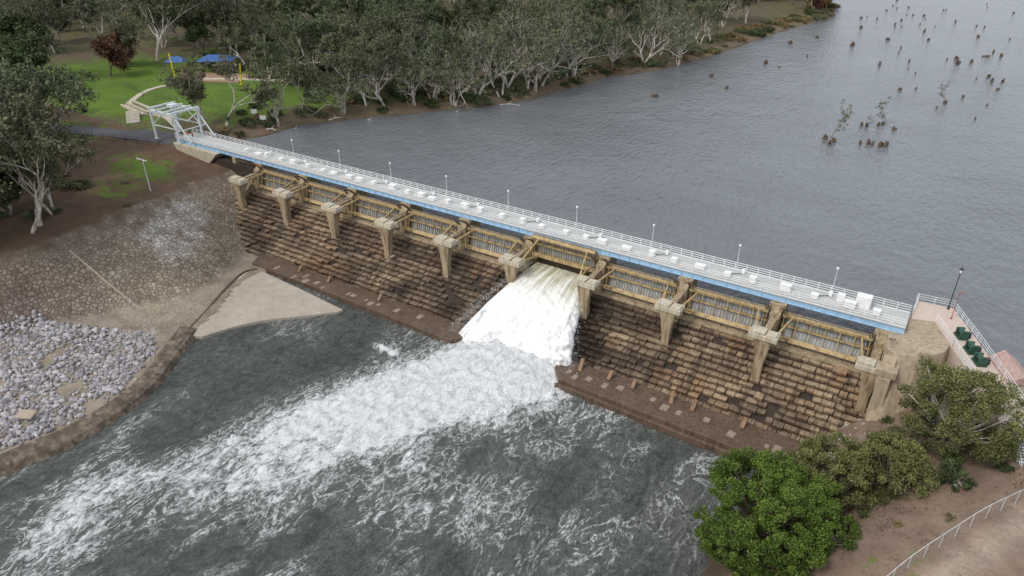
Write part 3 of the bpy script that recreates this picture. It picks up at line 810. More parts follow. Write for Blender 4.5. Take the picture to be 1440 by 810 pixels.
bm = bmesh.new(); bmesh.ops.create_icosphere(bm, subdivisions=1, radius=1.0)
ico = [v.co.copy() for v in bm.verts]; icf = [tuple(v.index for v in f.verts) for f in bm.faces]; bm.free()
RIP = [(4,-47),(14,-41.5),(22,-38),(26,-40),(30.5,-47),(32.3,-53),(32.3,-60),(29,-70),(24,-66),(17,-58),(6,-56),(0,-57)]
mb = MB()
px_ = NR.uniform(0,33,6500); py_ = NR.uniform(-70,-36,6500)
sdr = sdist(px_,py_,RIP); hr = height(px_,py_)[0]
for k in range(6500):
    if sdr[k] > 0.9*R.random()-0.2: continue
    if noise.noise(Vector((px_[k]*0.16,py_[k]*0.16,2.0)))+R.uniform(-0.15,0.15) < -0.3: continue
    r = R.uniform(0.2,0.5)*(0.75 if R.random()<0.6 else 1.15)
    M = Matrix.Rotation(R.uniform(0,6.3),3,'Z') @ Matrix.Rotation(R.uniform(0,6.3),3,'X')
    sc = Vector((R.uniform(0.7,1.3),R.uniform(0.6,1.1),R.uniform(0.5,0.9)))
    mb.add([tuple(Vector((px_[k],py_[k],hr[k]+r*0.35)) + (M@Vector((v.x*sc.x,v.y*sc.y,v.z*sc.z)))*r*R.uniform(0.8,1.15)) for v in ico], icf)
for k in range(420):
    if k%2: x = R.uniform(119,128); y = R.uniform(-30,-1)
    else: x = R.uniform(8,33); y = R.uniform(-66,-34)
    r = R.uniform(0.08,0.35); z = hz(x,y)
    M = Matrix.Rotation(R.uniform(0,6.3),3,'Z') @ Matrix.Rotation(R.uniform(0,6.3),3,'X')
    mb.add([tuple(Vector((x,y,z+r*0.3)) + (M@v)*r*R.uniform(0.7,1.1)) for v in ico], icf)
mb.obj('riprap_rocks', M_rock, recalc=False)
sl_ = MB(); sl_.obox((27.6,-60.5,-10.9),(2.6,1.6,0.35),rz=0.5,tilt=0.12); sl_.obj('stone_slab', M_kerbline, bevel=0.08)

# ------------------------------------------------------------------ trees
def leaf_cluster(centers, radii, tints, per, size, squash=0.75):
    P=[];T=[]
    for c,r,t in zip(centers,radii,tints):
        n = per
        d = NR.normal(size=(n,3)); d /= np.linalg.norm(d,axis=1)[:,None]
        rr = NR.uniform(0,1,n)**0.5*r
        o = d*rr[:,None]; o[:,2]*=squash
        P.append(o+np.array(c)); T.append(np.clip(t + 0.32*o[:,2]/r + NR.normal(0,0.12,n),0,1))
    P=np.concatenate(P); T=np.concatenate(T); n=len(P)
    a=NR.normal(size=(n,3)); a/=np.linalg.norm(a,axis=1)[:,None]
    b=np.cross(a,NR.normal(size=(n,3))); b/=np.linalg.norm(b,axis=1)[:,None]
    s=size*NR.uniform(0.6,1.3,n)[:,None]
    a=a*s*0.5*1.5; b=b*s*0.5*0.75
    V=np.stack([P-a, P-b, P+a, P+b],1).reshape(-1,3)
    return V, np.repeat(T,4)

def tree_mesh(name, bark, leaf, height_, spread, seed, levels=4, per=38, leafsize=0.34, cl_r=1.0, lean=0.1, trunkr=0.32, forks=1, leafprob=0.9, first=0.3, tube_n=5, droop=0.0):
    rr = random.Random(seed); mb = MB(); cen=[];rad_=[];tin=[]
    def grow(p, d, L, r, lv):
        pts=[p.copy()]; rs=[r]; n=4
        for k in range(n):
            d=(d+Vector((rr.gauss(0,0.15),rr.gauss(0,0.15),rr.gauss(0.03-droop*lv,0.08)))).normalized()
            p=p+d*(L/n); pts.append(p.copy()); rs.append(r*(1-0.38*(k+1)/n))
        mb.tube(pts, rs, tube_n if lv<3 else 3, cap=False)
        if lv>=levels-1:
            for q in (pts[-1],pts[-2]):
                if rr.random()<leafprob:
                    cen.append(tuple(q+Vector((rr.gauss(0,0.4),rr.gauss(0,0.4),rr.gauss(-0.1,0.3))))); rad_.append(cl_r*rr.uniform(0.5,1.3)); tin.append(rr.uniform(0.05,0.9))
        if lv<levels:
            nb = rr.choice([2,3,3]) if lv else rr.choice([3,4])
            az=rr.uniform(0,6.28)
            for k in range(nb):
                az+=6.28/nb+rr.gauss(0,0.4)
                an=rr.uniform(0.35,0.85)*spread
                a=Vector((0,0,1)) if abs(d.z)<0.9 else Vector((1,0,0))
                u=d.cross(a).normalized(); w=d.cross(u)
                nd_=(d*math.cos(an)+(u*math.cos(az)+w*math.sin(az))*math.sin(an)); nd_.z+=0.12; nd_.normalize()
                j = len(pts)-1 if (k<2 or lv==0 and rr.random()<0.3) else rr.choice([2,3])
                grow(pts[j].copy(), nd_, L*rr.uniform(0.55,0.95), rs[j]*rr.uniform(0.62,0.88), lv+1)
    for f in range(forks):
        d=Vector((rr.gauss(0,lean)+(0.25*(f-(forks-1)/2)),rr.gauss(0,lean),1)).normalized()
        grow(Vector((0.4*f,0.2*f,-0.6)), d, height_*first*rr.uniform(0.9,1.1), trunkr*(1 if forks==1 else 0.75), 0)
    nb=len(mb.v); nfb=len(mb.f)
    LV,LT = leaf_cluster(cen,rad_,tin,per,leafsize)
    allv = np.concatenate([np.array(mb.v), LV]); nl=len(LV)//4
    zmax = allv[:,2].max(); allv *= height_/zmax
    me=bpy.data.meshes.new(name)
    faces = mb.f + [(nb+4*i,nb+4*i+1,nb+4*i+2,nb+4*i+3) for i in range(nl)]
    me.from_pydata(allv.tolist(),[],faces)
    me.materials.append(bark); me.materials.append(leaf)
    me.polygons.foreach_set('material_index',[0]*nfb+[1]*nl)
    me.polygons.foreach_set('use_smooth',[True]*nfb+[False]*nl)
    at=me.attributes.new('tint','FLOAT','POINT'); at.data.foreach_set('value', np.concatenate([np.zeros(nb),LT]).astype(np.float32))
    return me

euc = [tree_mesh('eucalyptus_a',M_bark,L_euc,20,0.8,s,per=32,leafsize=0.36,cl_r=1.15,forks=f,trunkr=0.4) for s,f in ((1,1),(2,2),(3,1),(4,3),(5,2))]
tall = [tree_mesh('tall_gum_a',M_bark,L_euc,25,0.55,s,per=34,leafsize=0.36,cl_r=1.25,forks=f,trunkr=0.42,first=0.27,lean=0.04) for s,f in ((51,1),(52,2),(53,1))]
dense = [tree_mesh('dense_gum_a',M_bark2,L_dark,14,1.0,s,per=55,leafsize=0.4,cl_r=1.4,first=0.2) for s in (11,12,13)]
bare = [tree_mesh('bare_gum_a',M_bark,L_euc,18,1.0,s,per=11,leafsize=0.32,cl_r=0.85,forks=f,leafprob=0.42,first=0.26,lean=0.22,trunkr=0.42) for s,f in ((21,2),(22,3),(23,2),(24,2))]
rust = tree_mesh('autumn_tree',M_bark2,L_rust,12,1.1,31,per=50,leafsize=0.36,cl_r=1.4,first=0.22)
yel = tree_mesh('yellow_tree',M_bark2,L_yel,10,1.1,32,per=50,leafsize=0.36,cl_r=1.3,first=0.22)
sap = tree_mesh('sapling',M_bark2,L_euc,8,0.45,41,levels=3,per=7,leafsize=0.25,cl_r=0.45,trunkr=0.1,first=0.4)

def shrub_mesh(name, leaf, w, h, seed, n=16, per=60, size=0.28):
    rr=random.Random(seed); cen=[];ra=[];ti=[]
    for k in range(n):
        a=rr.uniform(0,6.28); q=rr.random()**0.5*w*0.5
        cen.append((q*math.cos(a),q*math.sin(a),rr.uniform(0.15,0.8)*h*(1-0.5*q/(w*0.5)))); ra.append(rr.uniform(0.25,0.45)*h); ti.append(rr.uniform(0.2,0.8))
    V,T=leaf_cluster(cen,ra,ti,per,size)
    me=bpy.data.meshes.new(name); me.from_pydata(V.tolist(),[],[(4*i,4*i+1,4*i+2,4*i+3) for i in range(len(V)//4)])
    me.materials.append(leaf); at=me.attributes.new('tint','FLOAT','POINT'); at.data.foreach_set('value',T.astype(np.float32)); return me
shr = [shrub_mesh('shrub_a',L_dark,4,2.4,1), shrub_mesh('shrub_b',L_euc,5,2.6,2), shrub_mesh('shrub_c',L_reed,4,1.6,3), shrub_mesh('shrub_d',L_bush,3,1.5,4)]

def put(name, me, x, y, sc=1.0, rz=None, parent=None, dz=-0.1, tilt=(0,0)):
    o=bpy.data.objects.new(name, me); o.location=(x,y,hz(x,y)+dz); s=sc*R.uniform(0.95,1.05)
    o.scale=(s,s,s*R.uniform(0.9,1.15)); o.rotation_euler=(tilt[0],tilt[1],R.uniform(0,6.28) if rz is None else rz)
    return link(o,parent)

for (x,y,k,s) in [(-13,-35,0,1.0),(-16,-31,1,0.95),(-10.5,-38,2,0.9),(-22,-36,1,1.05),(-29,-30,0,1.0),(-23,-43,2,1.05),(-33,-38,2,1.05),(-40,-28,1,1.0),(-16,-45,0,0.95),(-47,-20,0,0.95)]:
    put('eucalyptus_tree', tall[k], x, y, s)
for (x,y,k,s) in [(-45,-32,2,1.25),(-40,-42,1,1.3),(-30,-50,4,1.3),(-54,-24,0,1.2),(-16,-53,3,1.2),(-60,-34,1,1.2)]:
    put('eucalyptus_tree', euc[k], x, y, s)
for (x,y,k,s) in [(-34,-27,0,0.8),(-25,-35,1,0.8),(-42,-35,1,1.1),(-64,-14,1,1.1),(-76,-6,0,1.2),(-70,-24,2,1.3),(-58,-16,0,0.8),(-94,0,1,1.2),(-106,8,2,1.2)]:
    put('shade_tree', dense[k], x, y, s)
for (x,y,k,s) in [(-36,19,1,1.0),(-32.5,22,0,1.05),(-26,41,4,0.8),(-17,58,1,1.25),(-5,76,2,1.05),(-24,66,3,1.15),(-46,48,2,0.85),(-50,58,0,1.0)]:
    put('eucalyptus_tree', euc[k], x, y, s)
for (x,y,k,s) in [(-24,32,0,0.8),(-12,60,3,1.0),(1,74,1,1.05),(4,82,2,1.2),(9,88,0,1.1),(12,98,1,1.3),(6,95,2,1.2),(12,106,3,1.2),(-6,66,2,0.9),(15,122,1,1.2),(20,140,0,1.1),(26,152,2,1.1),(32,175,3,1.1),(10,114,0,1.25),(-2,84,3,1.2),(-18,50,1,0.85),(14,100,0,1.0),(34,165,1,1.0)]:
    put('bare_gum_tree', bare[k], x, y, s, tilt=(R.uniform(-0.12,0.12),R.uniform(-0.05,0.2)))
put('autumn_tree', rust, -112, 42, 1.25); put('autumn_tree', rust, -104, 34, 1.0)
put('yellow_tree', yel, -215, 120, 1.4); put('yellow_tree', yel, 50, 335, 1.1); put('autumn_tree', rust, 46, 318, 0.7); put('yellow_tree', yel, 42,322,1.0)
mass = empty('distant_tree_mass')
cnt=0; placed=[]; tries=0
while cnt < 400 and tries < 20000:
    tries += 1
    x = R.uniform(-330, 60); y = R.uniform(-10, 470)
    if y < 62 and x > -112: continue
    dx,dy = x-128,y+89.4; f=-0.5446*dx+0.8387*dy; l=0.8387*dx+0.5446*dy
    if abs(l) > f*0.92 or f > 520: continue
    sd = float(sdist(np.array([x]),np.array([y]),SHORE)[0])
    if sd < 4: continue
    if abs(x+62)<12 and abs(y-88)<8: continue
    if noise.noise(Vector((x*0.022,y*0.022,4.4))) < -0.22 and sd > 16: continue
    md_ = 4.8 if f<330 else 7.5
    if any((x-a)**2+(y-b)**2 < md_**2 for a,b in placed): continue
    placed.append((x,y)); cnt+=1
    q=R.random()
    if sd<24: me_=R.choice(bare+bare+euc)
    elif q<0.5: me_=R.choice(euc+tall[:1])
    elif q<0.75: me_=R.choice(dense)
    else: me_=R.choice(bare)
    put('mass_tree', me_, x, y, R.uniform(0.6,1.25), parent=mass, tilt=(R.uniform(-0.08,0.08),R.uniform(-0.08,0.08)))
und = empty('shoreline_undergrowth')
for k in range(len(SHORE)-14):
    p=Vector(SHORE[k]); q=Vector(SHORE[k+1]); L=(q-p).length; d=(q-p).normalized(); nn=Vector((-d.y,d.x))
    if p.y<24 or p.y>330: continue
    for j in range(int(L/1.4)):
        c=p+d*R.uniform(0,L)+nn*R.uniform(1.2,12)
        dens = 0.6 if p.y<66 else 0.95
        if R.random()>dens: continue
        me_ = R.choice(shr[:3] if p.y<110 else [shr[1],shr[2],shr[2],shr[0]])
        put('undergrowth', me_, c.x, c.y, R.uniform(0.5,1.3), parent=und)
for k in range(260):
    x=R.uniform(-110,10); y=R.uniform(58,150)
    if float(sdist(np.array([x]),np.array([y]),SHORE)[0])<5: continue
    put('undergrowth', R.choice(shr[:2]), x,y,R.uniform(0.6,1.6),parent=und)
lund = empty('bank_undergrowth')
for k in range(70):
    x=R.uniform(-70,-14); y=R.uniform(-50,-20)
    put('undergrowth', R.choice(shr[:2]), x,y,R.uniform(0.4,1.1),parent=lund)
for (x,y,s) in [(-28,12,0.8),(-27,16,0.9),(-30,20,0.8),(-26,21,0.7),(-33,14,0.8),(-28,27,0.9),(-36,30,0.8),(-25.5,13,0.5),(-30,36,0.9),(-27,33,0.7),(-24,44,0.8),(-30,50,1.0),(-38,36,0.9),(-19,-14,0.35),(-9,-20,0.3),(-14,-9,0.3)]:
    put('undergrowth', R.choice([shr[0],shr[2],shr[1]]), x,y,s,parent=lund)

def crown_tree(name, bark, leaf, base, center, rx_, ry_, rz_, nclump, per, size, clr, seed, inner=0.2):
    rr=random.Random(seed); e=empty(name, base)
    cen=[];ra=[];ti=[]; mb=MB()
    c0=Vector(center)-Vector(base)
    for k in range(nclump):
        while True:
            d=Vector((rr.gauss(0,1),rr.gauss(0,1),rr.gauss(0.25,1))).normalized()
            if noise.noise(d*1.6+Vector((seed,0,0)))>-0.35: break
        bulge=1+0.3*noise.noise(d*1.9+Vector((seed*3.1,0,0)))
        q=rr.uniform(0.78,1.0) if rr.random()>inner else rr.uniform(0.35,0.78)
        p=c0+Vector((d.x*rx_,d.y*ry_,d.z*rz_))*q*bulge
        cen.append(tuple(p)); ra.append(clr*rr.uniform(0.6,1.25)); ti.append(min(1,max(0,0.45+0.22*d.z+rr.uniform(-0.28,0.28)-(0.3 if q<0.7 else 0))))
        if k%4==0:
            m_=c0*0.6+Vector((rr.gauss(0,0.5),rr.gauss(0,0.5),0)); m2=m_.lerp(p,0.5)+Vector((0,0,-0.4))
            mb.tube([c0*0.35,m_,m2,p],[0.22,0.14,0.08,0.03],5,cap=False)
    mb.tube([(0,0,-1),c0*0.18,c0*0.38,c0*0.62],[0.42,0.34,0.27,0.16],9)
    mb.obj('trunk_and_limbs', bark, e, smooth=True)
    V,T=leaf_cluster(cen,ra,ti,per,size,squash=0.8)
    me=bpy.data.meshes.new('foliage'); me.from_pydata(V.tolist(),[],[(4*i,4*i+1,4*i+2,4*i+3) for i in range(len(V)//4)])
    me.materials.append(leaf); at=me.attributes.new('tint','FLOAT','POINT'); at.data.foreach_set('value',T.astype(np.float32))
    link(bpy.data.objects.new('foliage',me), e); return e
crown_tree('round_pine_tree', M_bark2, L_bush, (121.5,-29.3,-10.5), (121.3,-29.4,-4.4), 7.7,7.7,6.1, 700, 200, 0.18, 0.70, 3)
crown_tree('olive_wattle_tree', M_bark2, L_olive, (126.0,-20,-8), (125.6,-20.5,-3.4), 4.6,4.8,3.9, 210, 150, 0.18, 0.75, 5)
crown_tree('olive_wattle_tree', M_bark2, L_olive, (131.3,-16.5,-6), (131.0,-17.0,-2.6), 4.9,4.6,4.2, 220, 150, 0.18, 0.75, 6)
crown_tree('paperbark_tree', M_bark, L_olive, (136.3,-12.5,-3.5), (135.6,-10.8,3.2), 5.9,5.6,5.8, 230, 150, 0.19, 0.95, 8)
crown_tree('paperbark_shrub', M_bark, L_dark, (137.0,-17,-2.0), (136.8,-17,-0.4), 1.6,1.6,1.7, 30, 110, 0.17, 0.6, 9)
for (x,y,s,k) in [(129.5,-3,0.45,0),(131,-6,0.5,1),(128.2,-6,0.4,3),(133.5,-3.5,0.5,0),(130,-9,0.5,2),(126,-26,0.6,0),(141,-13,0.4,0),(129,-28,0.3,2),(133,-25,0.3,2),(137,-23,0.25,1)]:
    put('bank_shrub', shr[k], x,y,s)
mb=MB()
for k in range(2200):
    x=R.uniform(121,146); y=R.uniform(-42,-4)
    if noise.noise(Vector((x*0.3,y*0.3,7)))<0.0: continue
    z=hz(x,y)
    for j in range(5):
        a=R.uniform(0,6.28); h_g=R.uniform(0.15,0.4); w_=0.03
        bx=x+R.gauss(0,0.12); by=y+R.gauss(0,0.12)
        mb.add([(bx-w_*math.cos(a),by-w_*math.sin(a),z-0.05),(bx+w_*math.cos(a),by+w_*math.sin(a),z-0.05),(bx+R.gauss(0,0.12),by+R.gauss(0,0.12),z+h_g)],[(0,1,2)])
mb.obj('dry_grass', L_reed, recalc=False)

fe = empty('chain_link_fence')
fl = [(131.2,-37.5),(134.2,-31.5),(138.5,-24),(143.2,-16.6),(148,-9.5)]
mb=MB(); mm=MB()
for p,q in zip(fl[:-1],fl[1:]):
    p=Vector(p);q=Vector(q); n=int((q-p).length/2.4)+1
    for k in range(n):
        c=p.lerp(q,k/n); z=hz(c.x,c.y); mb.tube([(c.x,c.y,z-0.1),(c.x,c.y,z+1.9)],0.03,5)
        c2=p.lerp(q,(k+1)/n); z2=hz(c2.x,c2.y)
        mb.tube([(c.x,c.y,z+1.88),(c2.x,c2.y,z2+1.88)],0.028,5)
        nw=16
        for j in range(nw):
            a=c.lerp(c2,j/nw); b2=c.lerp(c2,(j+1)/nw); za=z+(z2-z)*j/nw; zb=z+(z2-z)*(j+1)/nw
            for h0 in range(0,12,2):
                hh=0.1+h0*0.15
                mm.add([(a.x,a.y,za+hh),(a.x,a.y,za+hh+0.012),(b2.x,b2.y,zb+hh+0.162),(b2.x,b2.y,zb+hh+0.15)],[(0,1,2,3)])
                mm.add([(a.x,a.y,za+hh+0.15),(a.x,a.y,za+hh+0.162),(b2.x,b2.y,zb+hh+0.012),(b2.x,b2.y,zb+hh)],[(0,1,2,3)])
mb.obj('posts_and_rails', M_galv, fe); mm.obj('mesh_wire', M_galv, fe, recalc=False)

def stump(x,y,h,r,n=3):
    rr=random.Random(int(x*7+y)); mb=MB()
    for k in range(n):
        a=rr.uniform(0,6.28); d=rr.uniform(0,r*1.3); hh=h*rr.uniform(0.5,1.1)
        px2,py2=d*math.cos(a),d*math.sin(a)
        mb.tube([(px2*1.1,py2*1.1,-1),(px2,py2,hh*0.4),(px2+rr.gauss(0,0.1),py2+rr.gauss(0,0.1),hh*0.8),(px2+rr.gauss(0,0.25),py2+rr.gauss(0,0.2),hh)],[r*0.75,r*0.6,r*0.5,r*0.15],7)
    mb.obj('tree_stump', M_stump, loc=(x,y,-1))
ST=[(100,97),(101,99),(99,101),(105,118),(109,123),(108,121),(112,119),(107,101),(109,102),(112,103),(111,102),(121,157),(119,225),(123,228),(131,196),(134,198),(132,246),(129,252),(70,206),(60,184),(27,223),(96,204),(101,292),(75,287),(76,355),(102,372),(46,117),(51,153),(61,139),(118,232),(130,204),(127,243),(88,300),(110,330),(90,262),(64,250),(58,230),(119,221),(70,320),(95,345),(80,240),(105,270),(122,290)]
for (x,y) in ST: stump(x,y,R.uniform(0.8,1.7),R.uniform(0.4,0.72),R.choice([2,3,4]))
for k in range(44):
    y=R.uniform(140,420); x=R.uniform(66,70+(y+89)*0.27); stump(x,y,R.uniform(0.6,1.3),R.uniform(0.3,0.55),R.choice([1,2,3]))
for (x,y,s) in ((100.3,100,1.15),(109.5,123.5,1.0),(121,157.5,0.8),(106,119,0.45)):
    o=put('sapling_tree', sap, x,y,s); o.location.z=-1.1

# ------------------------------------------------------------------ left bank / park furniture
def drape(name, pts, w, mat, dz=0.05, n=8):
    line=smoothline(pts,n); mb=MB(); offs=[]
    for k in range(5):
        o=-w/2+w*k/4
        offs.append((o, lambda x,y: hz(x,y)+0.25+dz))
    strip(mb, line, [(-w/2,lambda x,y:hz(x,y)-0.3)]+offs+[(w/2,lambda x,y:hz(x,y)-0.3)])
    return mb.obj(name, mat)
drape('asphalt_road', [(-26.6,7.7),(-34,7.5),(-46,3),(-60,-4),(-80,-12)], 5.0, M_asph, 0.02)
drape('park_path', [(-38,12.5),(-48,16),(-62,15),(-70,20),(-78,32),(-76,48)], 1.6, M_path)
drape('park_path', [(-76,48),(-64,56),(-50,62),(-38,70),(-24,86)], 2.0, M_path)
drape('park_path', [(-100,60),(-86,66),(-70,78),(-56,92),(-30,110)], 2.4, M_path)
drape('playground_mulch', [(-86,46),(-74,52),(-66,56)], 11, M_wood, 0.0)
def post_fence(name, pts, h, mat, sp, rails, rr_=0.04, pal=0):
    e=empty(name); mb=MB()
    for p,q in zip(pts[:-1],pts[1:]):
        p=Vector(p);q=Vector(q);n=max(1,int((q-p).length/sp))
        for k in range(n):
            a=p.lerp(q,k/n); b2=p.lerp(q,(k+1)/n); za=hz(*a)+0.1; zb=hz(*b2)+0.1
            mb.tube([(a.x,a.y,za-0.3),(a.x,a.y,za+h)],rr_,5)
            for r_ in rails: mb.tube([(a.x,a.y,za+r_),(b2.x,b2.y,zb+r_)],rr_*0.7,4)
            for j in range(pal):
                c2=a.lerp(b2,(j+0.5)/pal); zc=za+(zb-za)*(j+0.5)/pal
                mb.tube([(c2.x,c2.y,zc),(c2.x,c2.y,zc+h-0.05)],0.018,3)
    mb.obj('posts', mat, e)
post_fence('dark_road_fence', [(-33,3.5),(-44,-1),(-58,-9),(-74,-16)], 1.7, M_dark, 2.4, (1.65,0.2), 0.045, pal=10)
post_fence('park_fence', [(-42,30),(-58,28),(-74,26),(-90,30)], 1.2, M_dark, 2.5, (1.15,0.65,0.2))
post_fence('park_fence', [(-38,11),(-50,19),(-62,21)], 1.1, M_dark, 2.2, (1.05,0.6,0.2))
def shelter(loc, rz, w, d, h):
    e=empty('picnic_shelter', loc, rz); mb=MB()
    for sx in (-1,1):
        for sy in (-1,1): mb.box(sx*(w/2-0.5)-0.1,sx*(w/2-0.5)+0.1,sy*(d/2-0.5)-0.1,sy*(d/2-0.5)+0.1,-0.3,h)
    mb.obj('posts', M_wood, e)
    mb=MB(); mb.add([(-w/2,-d/2,h),(w/2,-d/2,h),(w/2,d/2,h),(-w/2,d/2,h),(-w/4,0,h+1.5),(w/4,0,h+1.5)],[(0,1,5,4),(2,3,4,5),(1,2,5),(3,0,4),(0,3,2,1)])
    mb.obj('hip_roof', M_roofblue, e)
    mb=MB(); mb.box(-1,1,-0.4,0.4,0.72,0.78); mb.box(-1,1,-0.9,-0.6,0.42,0.47); mb.box(-1,1,0.6,0.9,0.42,0.47); mb.box(-0.7,-0.6,-0.8,0.8,-0.2,0.71); mb.box(0.6,0.7,-0.8,0.8,-0.2,0.71)
    mb.obj('picnic_table', M_wood, e)
shelter((-82,58,hz(-82,58)+0.2), 0.6, 11, 8, 3.6)
shelter((-92,50,hz(-92,50)+0.2), 0.6, 6, 5, 3.2)
shelter((-64,90,hz(-64,90)+0.2), 0.9, 6, 5, 3.0)
def swing_frame(loc, top, name='playground_pole'):
    e=empty(name, loc); mb=MB(); mb.tube([(0,0,-0.3),(top[0]*0.5,top[1]*0.5,top[2]*0.5),top],[0.22,0.2,0.16],8); mb.tube([(-0.3,0,-0.1),(0.0,0,0.15)],[0.3,0.2],8); mb.obj('pole', M_yellow, e)
swing_frame((-85,44,hz(-85,44)), (-1.0,0.2,7.5)); swing_frame((-61,50,hz(-61,50)), (0.8,0.3,6.5)); swing_frame((-90,50,hz(-90,50)), (0.5,0.3,4.5))
tw = empty('stone_retaining_wall'); mb=MB()
for r_ in range(3):
    for k in range(9):
        x=-55-k*1.5+r_*0.4; y=13.5+r_*1.4+0.25*k
        mb.obox((x,y,hz(x,y)+0.35+0.35*r_),(1.35,0.7,0.6),rz=-0.16+R.uniform(-0.05,0.05))
mb.obj('blocks', M_conc_light, tw, bevel=0.05)
mb=MB()
for k in range(9): 
    x=-50.5-k*0.9; y=8.2+k*0.55; mb.obox((x,y,hz(x,y)+0.2+0.08*k),(0.9,3.2,0.3),rz=-0.5)
mb.obj('concrete_steps', M_conc_light, bevel=0.03)
def sign(x,y,rz):
    e=empty('information_sign',(x,y,hz(x,y)),rz); mb=MB(); mb.box(-0.7,-0.6,-0.05,0.05,-0.2,1.9); mb.box(0.6,0.7,-0.05,0.05,-0.2,1.9); mb.obj('posts',M_wood,e)
    mb=MB(); mb.box(-0.85,0.85,-0.09,-0.053,0.8,2.0); mb.obj('panel',M_white,e,bevel=0.01)
sign(-27.5,30,0.5); sign(-32,31,0.4)
al = empty('area_light_mast',(-12,-13,hz(-12,-13))); mb=MB(); mb.tube([(0,0,-0.3),(0,0,6.8)],[0.13,0.08],8); mb.tube([(-1.1,0,6.8),(1.1,0,6.8)],0.06,6); mb.obj('mast',M_galv,al)
mb=MB()
for sx in (-1,1): mb.obox((sx*0.95,-0.15,6.85),(0.8,0.6,0.22),tilt=-0.5)
mb.obj('floodlights',M_white,al,bevel=0.03)
for (x,y,L,a) in [(-12,50,5,0.3),(-18,44,4,1.2),(3,70,5,0.2),(11,84,6,0.4),(-21,33,3,0.9),(-24,28,3,0.1)]:
    mb=MB(); mb.tube([(0,0,0.1),(L*0.5,0.3,0.4),(L,0.1,0.2)],[0.22,0.17,0.07],6); mb.tube([(L*0.4,0.2,0.35),(L*0.6,1.2,1.2)],[0.1,0.03],5)
    mb.obj('fallen_log', M_bark, loc=(x,y,hz(x,y)), rz=a)

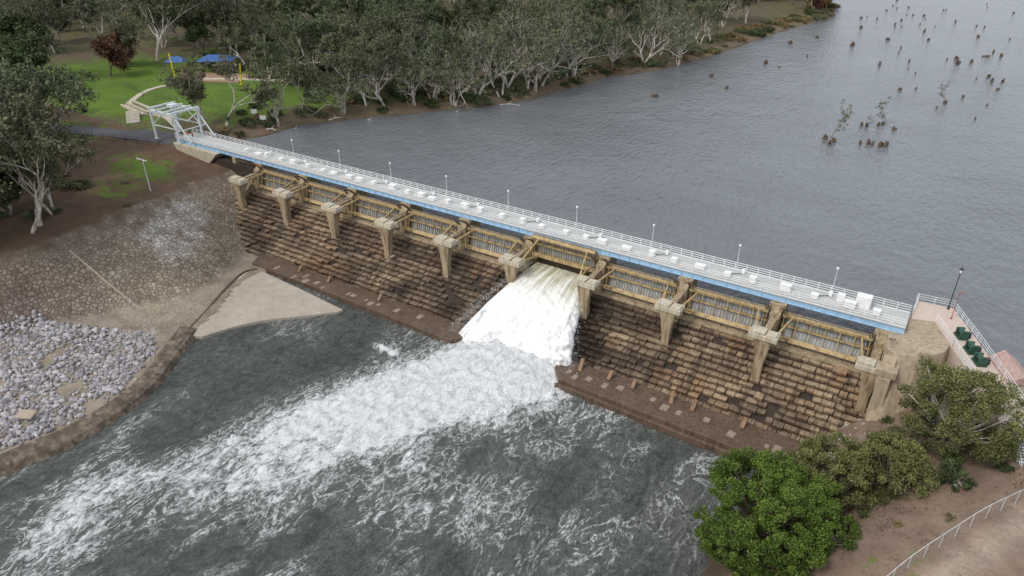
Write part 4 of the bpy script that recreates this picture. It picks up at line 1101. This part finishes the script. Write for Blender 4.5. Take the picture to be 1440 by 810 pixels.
# ------------------------------------------------------------------ people by the gantry
M_hat = plain('white_helmet', (0.75,0.75,0.7), 0.4)
def person(loc, rz, bend=0.0):
    e=empty('worker', loc, rz)
    J={'pel':(0,0,0.95),'wa':(0,0.01,1.1),'ch':(0,0.02+bend*0.1,1.32),'nk':(0,0.0+bend*0.15,1.5),'hd':(0,0.02+bend*0.2,1.62),'ht':(0,0.02+bend*0.2,1.72),
       'hl':(-0.1,0,0.9),'kl':(-0.12,0.05,0.5),'al':(-0.13,0.0,0.09),'tl':(-0.14,0.17,0.04),'hr':(0.1,0,0.9),'kr':(0.12,0.02,0.5),'ar':(0.14,-0.06,0.09),'tr':(0.15,0.11,0.04),
       'sl':(-0.19,0,1.43),'el':(-0.26,0.04,1.15),'wl':(-0.2,0.24,1.02),'sr':(0.19,0,1.43),'er':(0.27,-0.02,1.15),'wr':(0.26,0.1,0.9)}
    RAD={'pel':.15,'wa':.14,'ch':.16,'nk':.06,'hd':.095,'ht':.07,'hl':.09,'kl':.065,'al':.045,'tl':.04,'hr':.09,'kr':.065,'ar':.045,'tr':.04,'sl':.07,'el':.05,'wl':.035,'sr':.07,'er':.05,'wr':.035}
    E=[('pel','wa'),('wa','ch'),('ch','nk'),('nk','hd'),('hd','ht'),('pel','hl'),('hl','kl'),('kl','al'),('al','tl'),('pel','hr'),('hr','kr'),('kr','ar'),('ar','tr'),('ch','sl'),('sl','el'),('el','wl'),('ch','sr'),('sr','er'),('er','wr')]
    for s_,w_ in (('l','wl'),('r','wr')):
        W=Vector(J[w_]); J['p'+s_]=tuple(W+Vector((0,0.06,-0.05))); RAD['p'+s_]=.03; E.append((w_,'p'+s_))
        for k in range(5):
            J['f%s%d'%(s_,k)]=tuple(W+Vector(((k-2)*0.022,0.10+(0.02 if 0<k<4 else 0),-0.12))); RAD['f%s%d'%(s_,k)]=.009; E.append(('p'+s_,'f%s%d'%(s_,k)))
    keys=list(J); me=bpy.data.meshes.new('body'); me.from_pydata([J[k] for k in keys],[(keys.index(a),keys.index(b)) for a,b in E],[])
    ob=bpy.data.objects.new('body',me); link(ob,e)
    sk=ob.modifiers.new('skin','SKIN')
    if not me.skin_vertices: 
        bm=bmesh.new(); bm.from_mesh(me); bm.verts.layers.skin.verify(); bm.to_mesh(me); bm.free()
    for i,k in enumerate(keys):
        me.skin_vertices[0].data[i].radius=(RAD[k],RAD[k]*(0.8 if k in('wa','ch','pel') else 1)); me.skin_vertices[0].data[i].use_root=(k=='pel')
    ss=ob.modifiers.new('sub','SUBSURF'); ss.levels=1; ss.render_levels=1
    m,nt,nd,lk,b=newmat('worker_clothes'); tc=nd.new('ShaderNodeTexCoord'); sp2=nd.new('ShaderNodeSeparateXYZ'); lk.new(tc.outputs['Object'],sp2.inputs[0])
    z=sp2.outputs[2]
    c=mix(nt, math_(nt,'GREATER_THAN',z,1.0),(0.03,0.04,0.09),(0.9,0.16,0.02))
    c=mix(nt, math_(nt,'GREATER_THAN',z,1.50),c,(0.45,0.28,0.2))
    lk.new(c,b.inputs['Base Color']); b.inputs['Roughness'].default_value=0.8
    me.materials.append(m)
    mb=MB(); hy=0.02+bend*0.2; mb.tube([(0,hy,1.68),(0,hy,1.69),(0,hy,1.76),(0,hy,1.81)],[0.15,0.125,0.105,0.03],12); mb.obj('helmet',M_hat,e,smooth=True)
    mb=MB()
    for s_ in (-0.035,0.035): mb.obox((s_,hy+0.092,1.63),(0.02,0.01,0.012))
    mb.obox((0,hy+0.1,1.6),(0.02,0.03,0.04)); mb.obox((0,hy+0.09,1.565),(0.05,0.01,0.01)); mb.obj('face_details',M_red,e)
person((-25.8,6.6,2.55), 1.9); person((-24.9,7.4,2.55), -1.2, bend=0.5)

# ------------------------------------------------------------------ light
w = bpy.data.worlds.new('World'); scene.world = w; w.use_nodes = True
nt = w.node_tree; bg = nt.nodes['Background']
sky = nt.nodes.new('ShaderNodeTexSky'); sky.sky_type = 'NISHITA'; sky.sun_disc = False
SE, SR_ = 48.0, 200.0
sky.sun_elevation = rad(SE); sky.sun_rotation = rad(SR_); sky.dust_density = 4.0; sky.air_density = 1.0
ov = mix(nt, 0.6, sky.outputs[0], (7.4,7.7,8.1))
nt.links.new(ov, bg.inputs[0]); bg.inputs[1].default_value = 0.15
sd_ = bpy.data.lights.new('sun','SUN'); sd_.energy = 1.5; sd_.angle = rad(12); sd_.color = (1.0,0.96,0.9)
so = bpy.data.objects.new('sun', sd_); link(so)
a = rad(SR_); dirv = Vector((math.sin(a)*math.cos(rad(SE)), math.cos(a)*math.cos(rad(SE)), math.sin(rad(SE))))
so.rotation_euler = (-dirv).to_track_quat('-Z','Y').to_euler()

cd = bpy.data.cameras.new('camera'); cam = bpy.data.objects.new('camera', cd); link(cam)
cd.sensor_width = 36; cd.lens = 25; cd.clip_end = 6000; cd.clip_start = 0.5
cam.location = (128,-89.4,53.2); cam.rotation_euler = (rad(90-29),0,rad(33))
scene.camera = cam
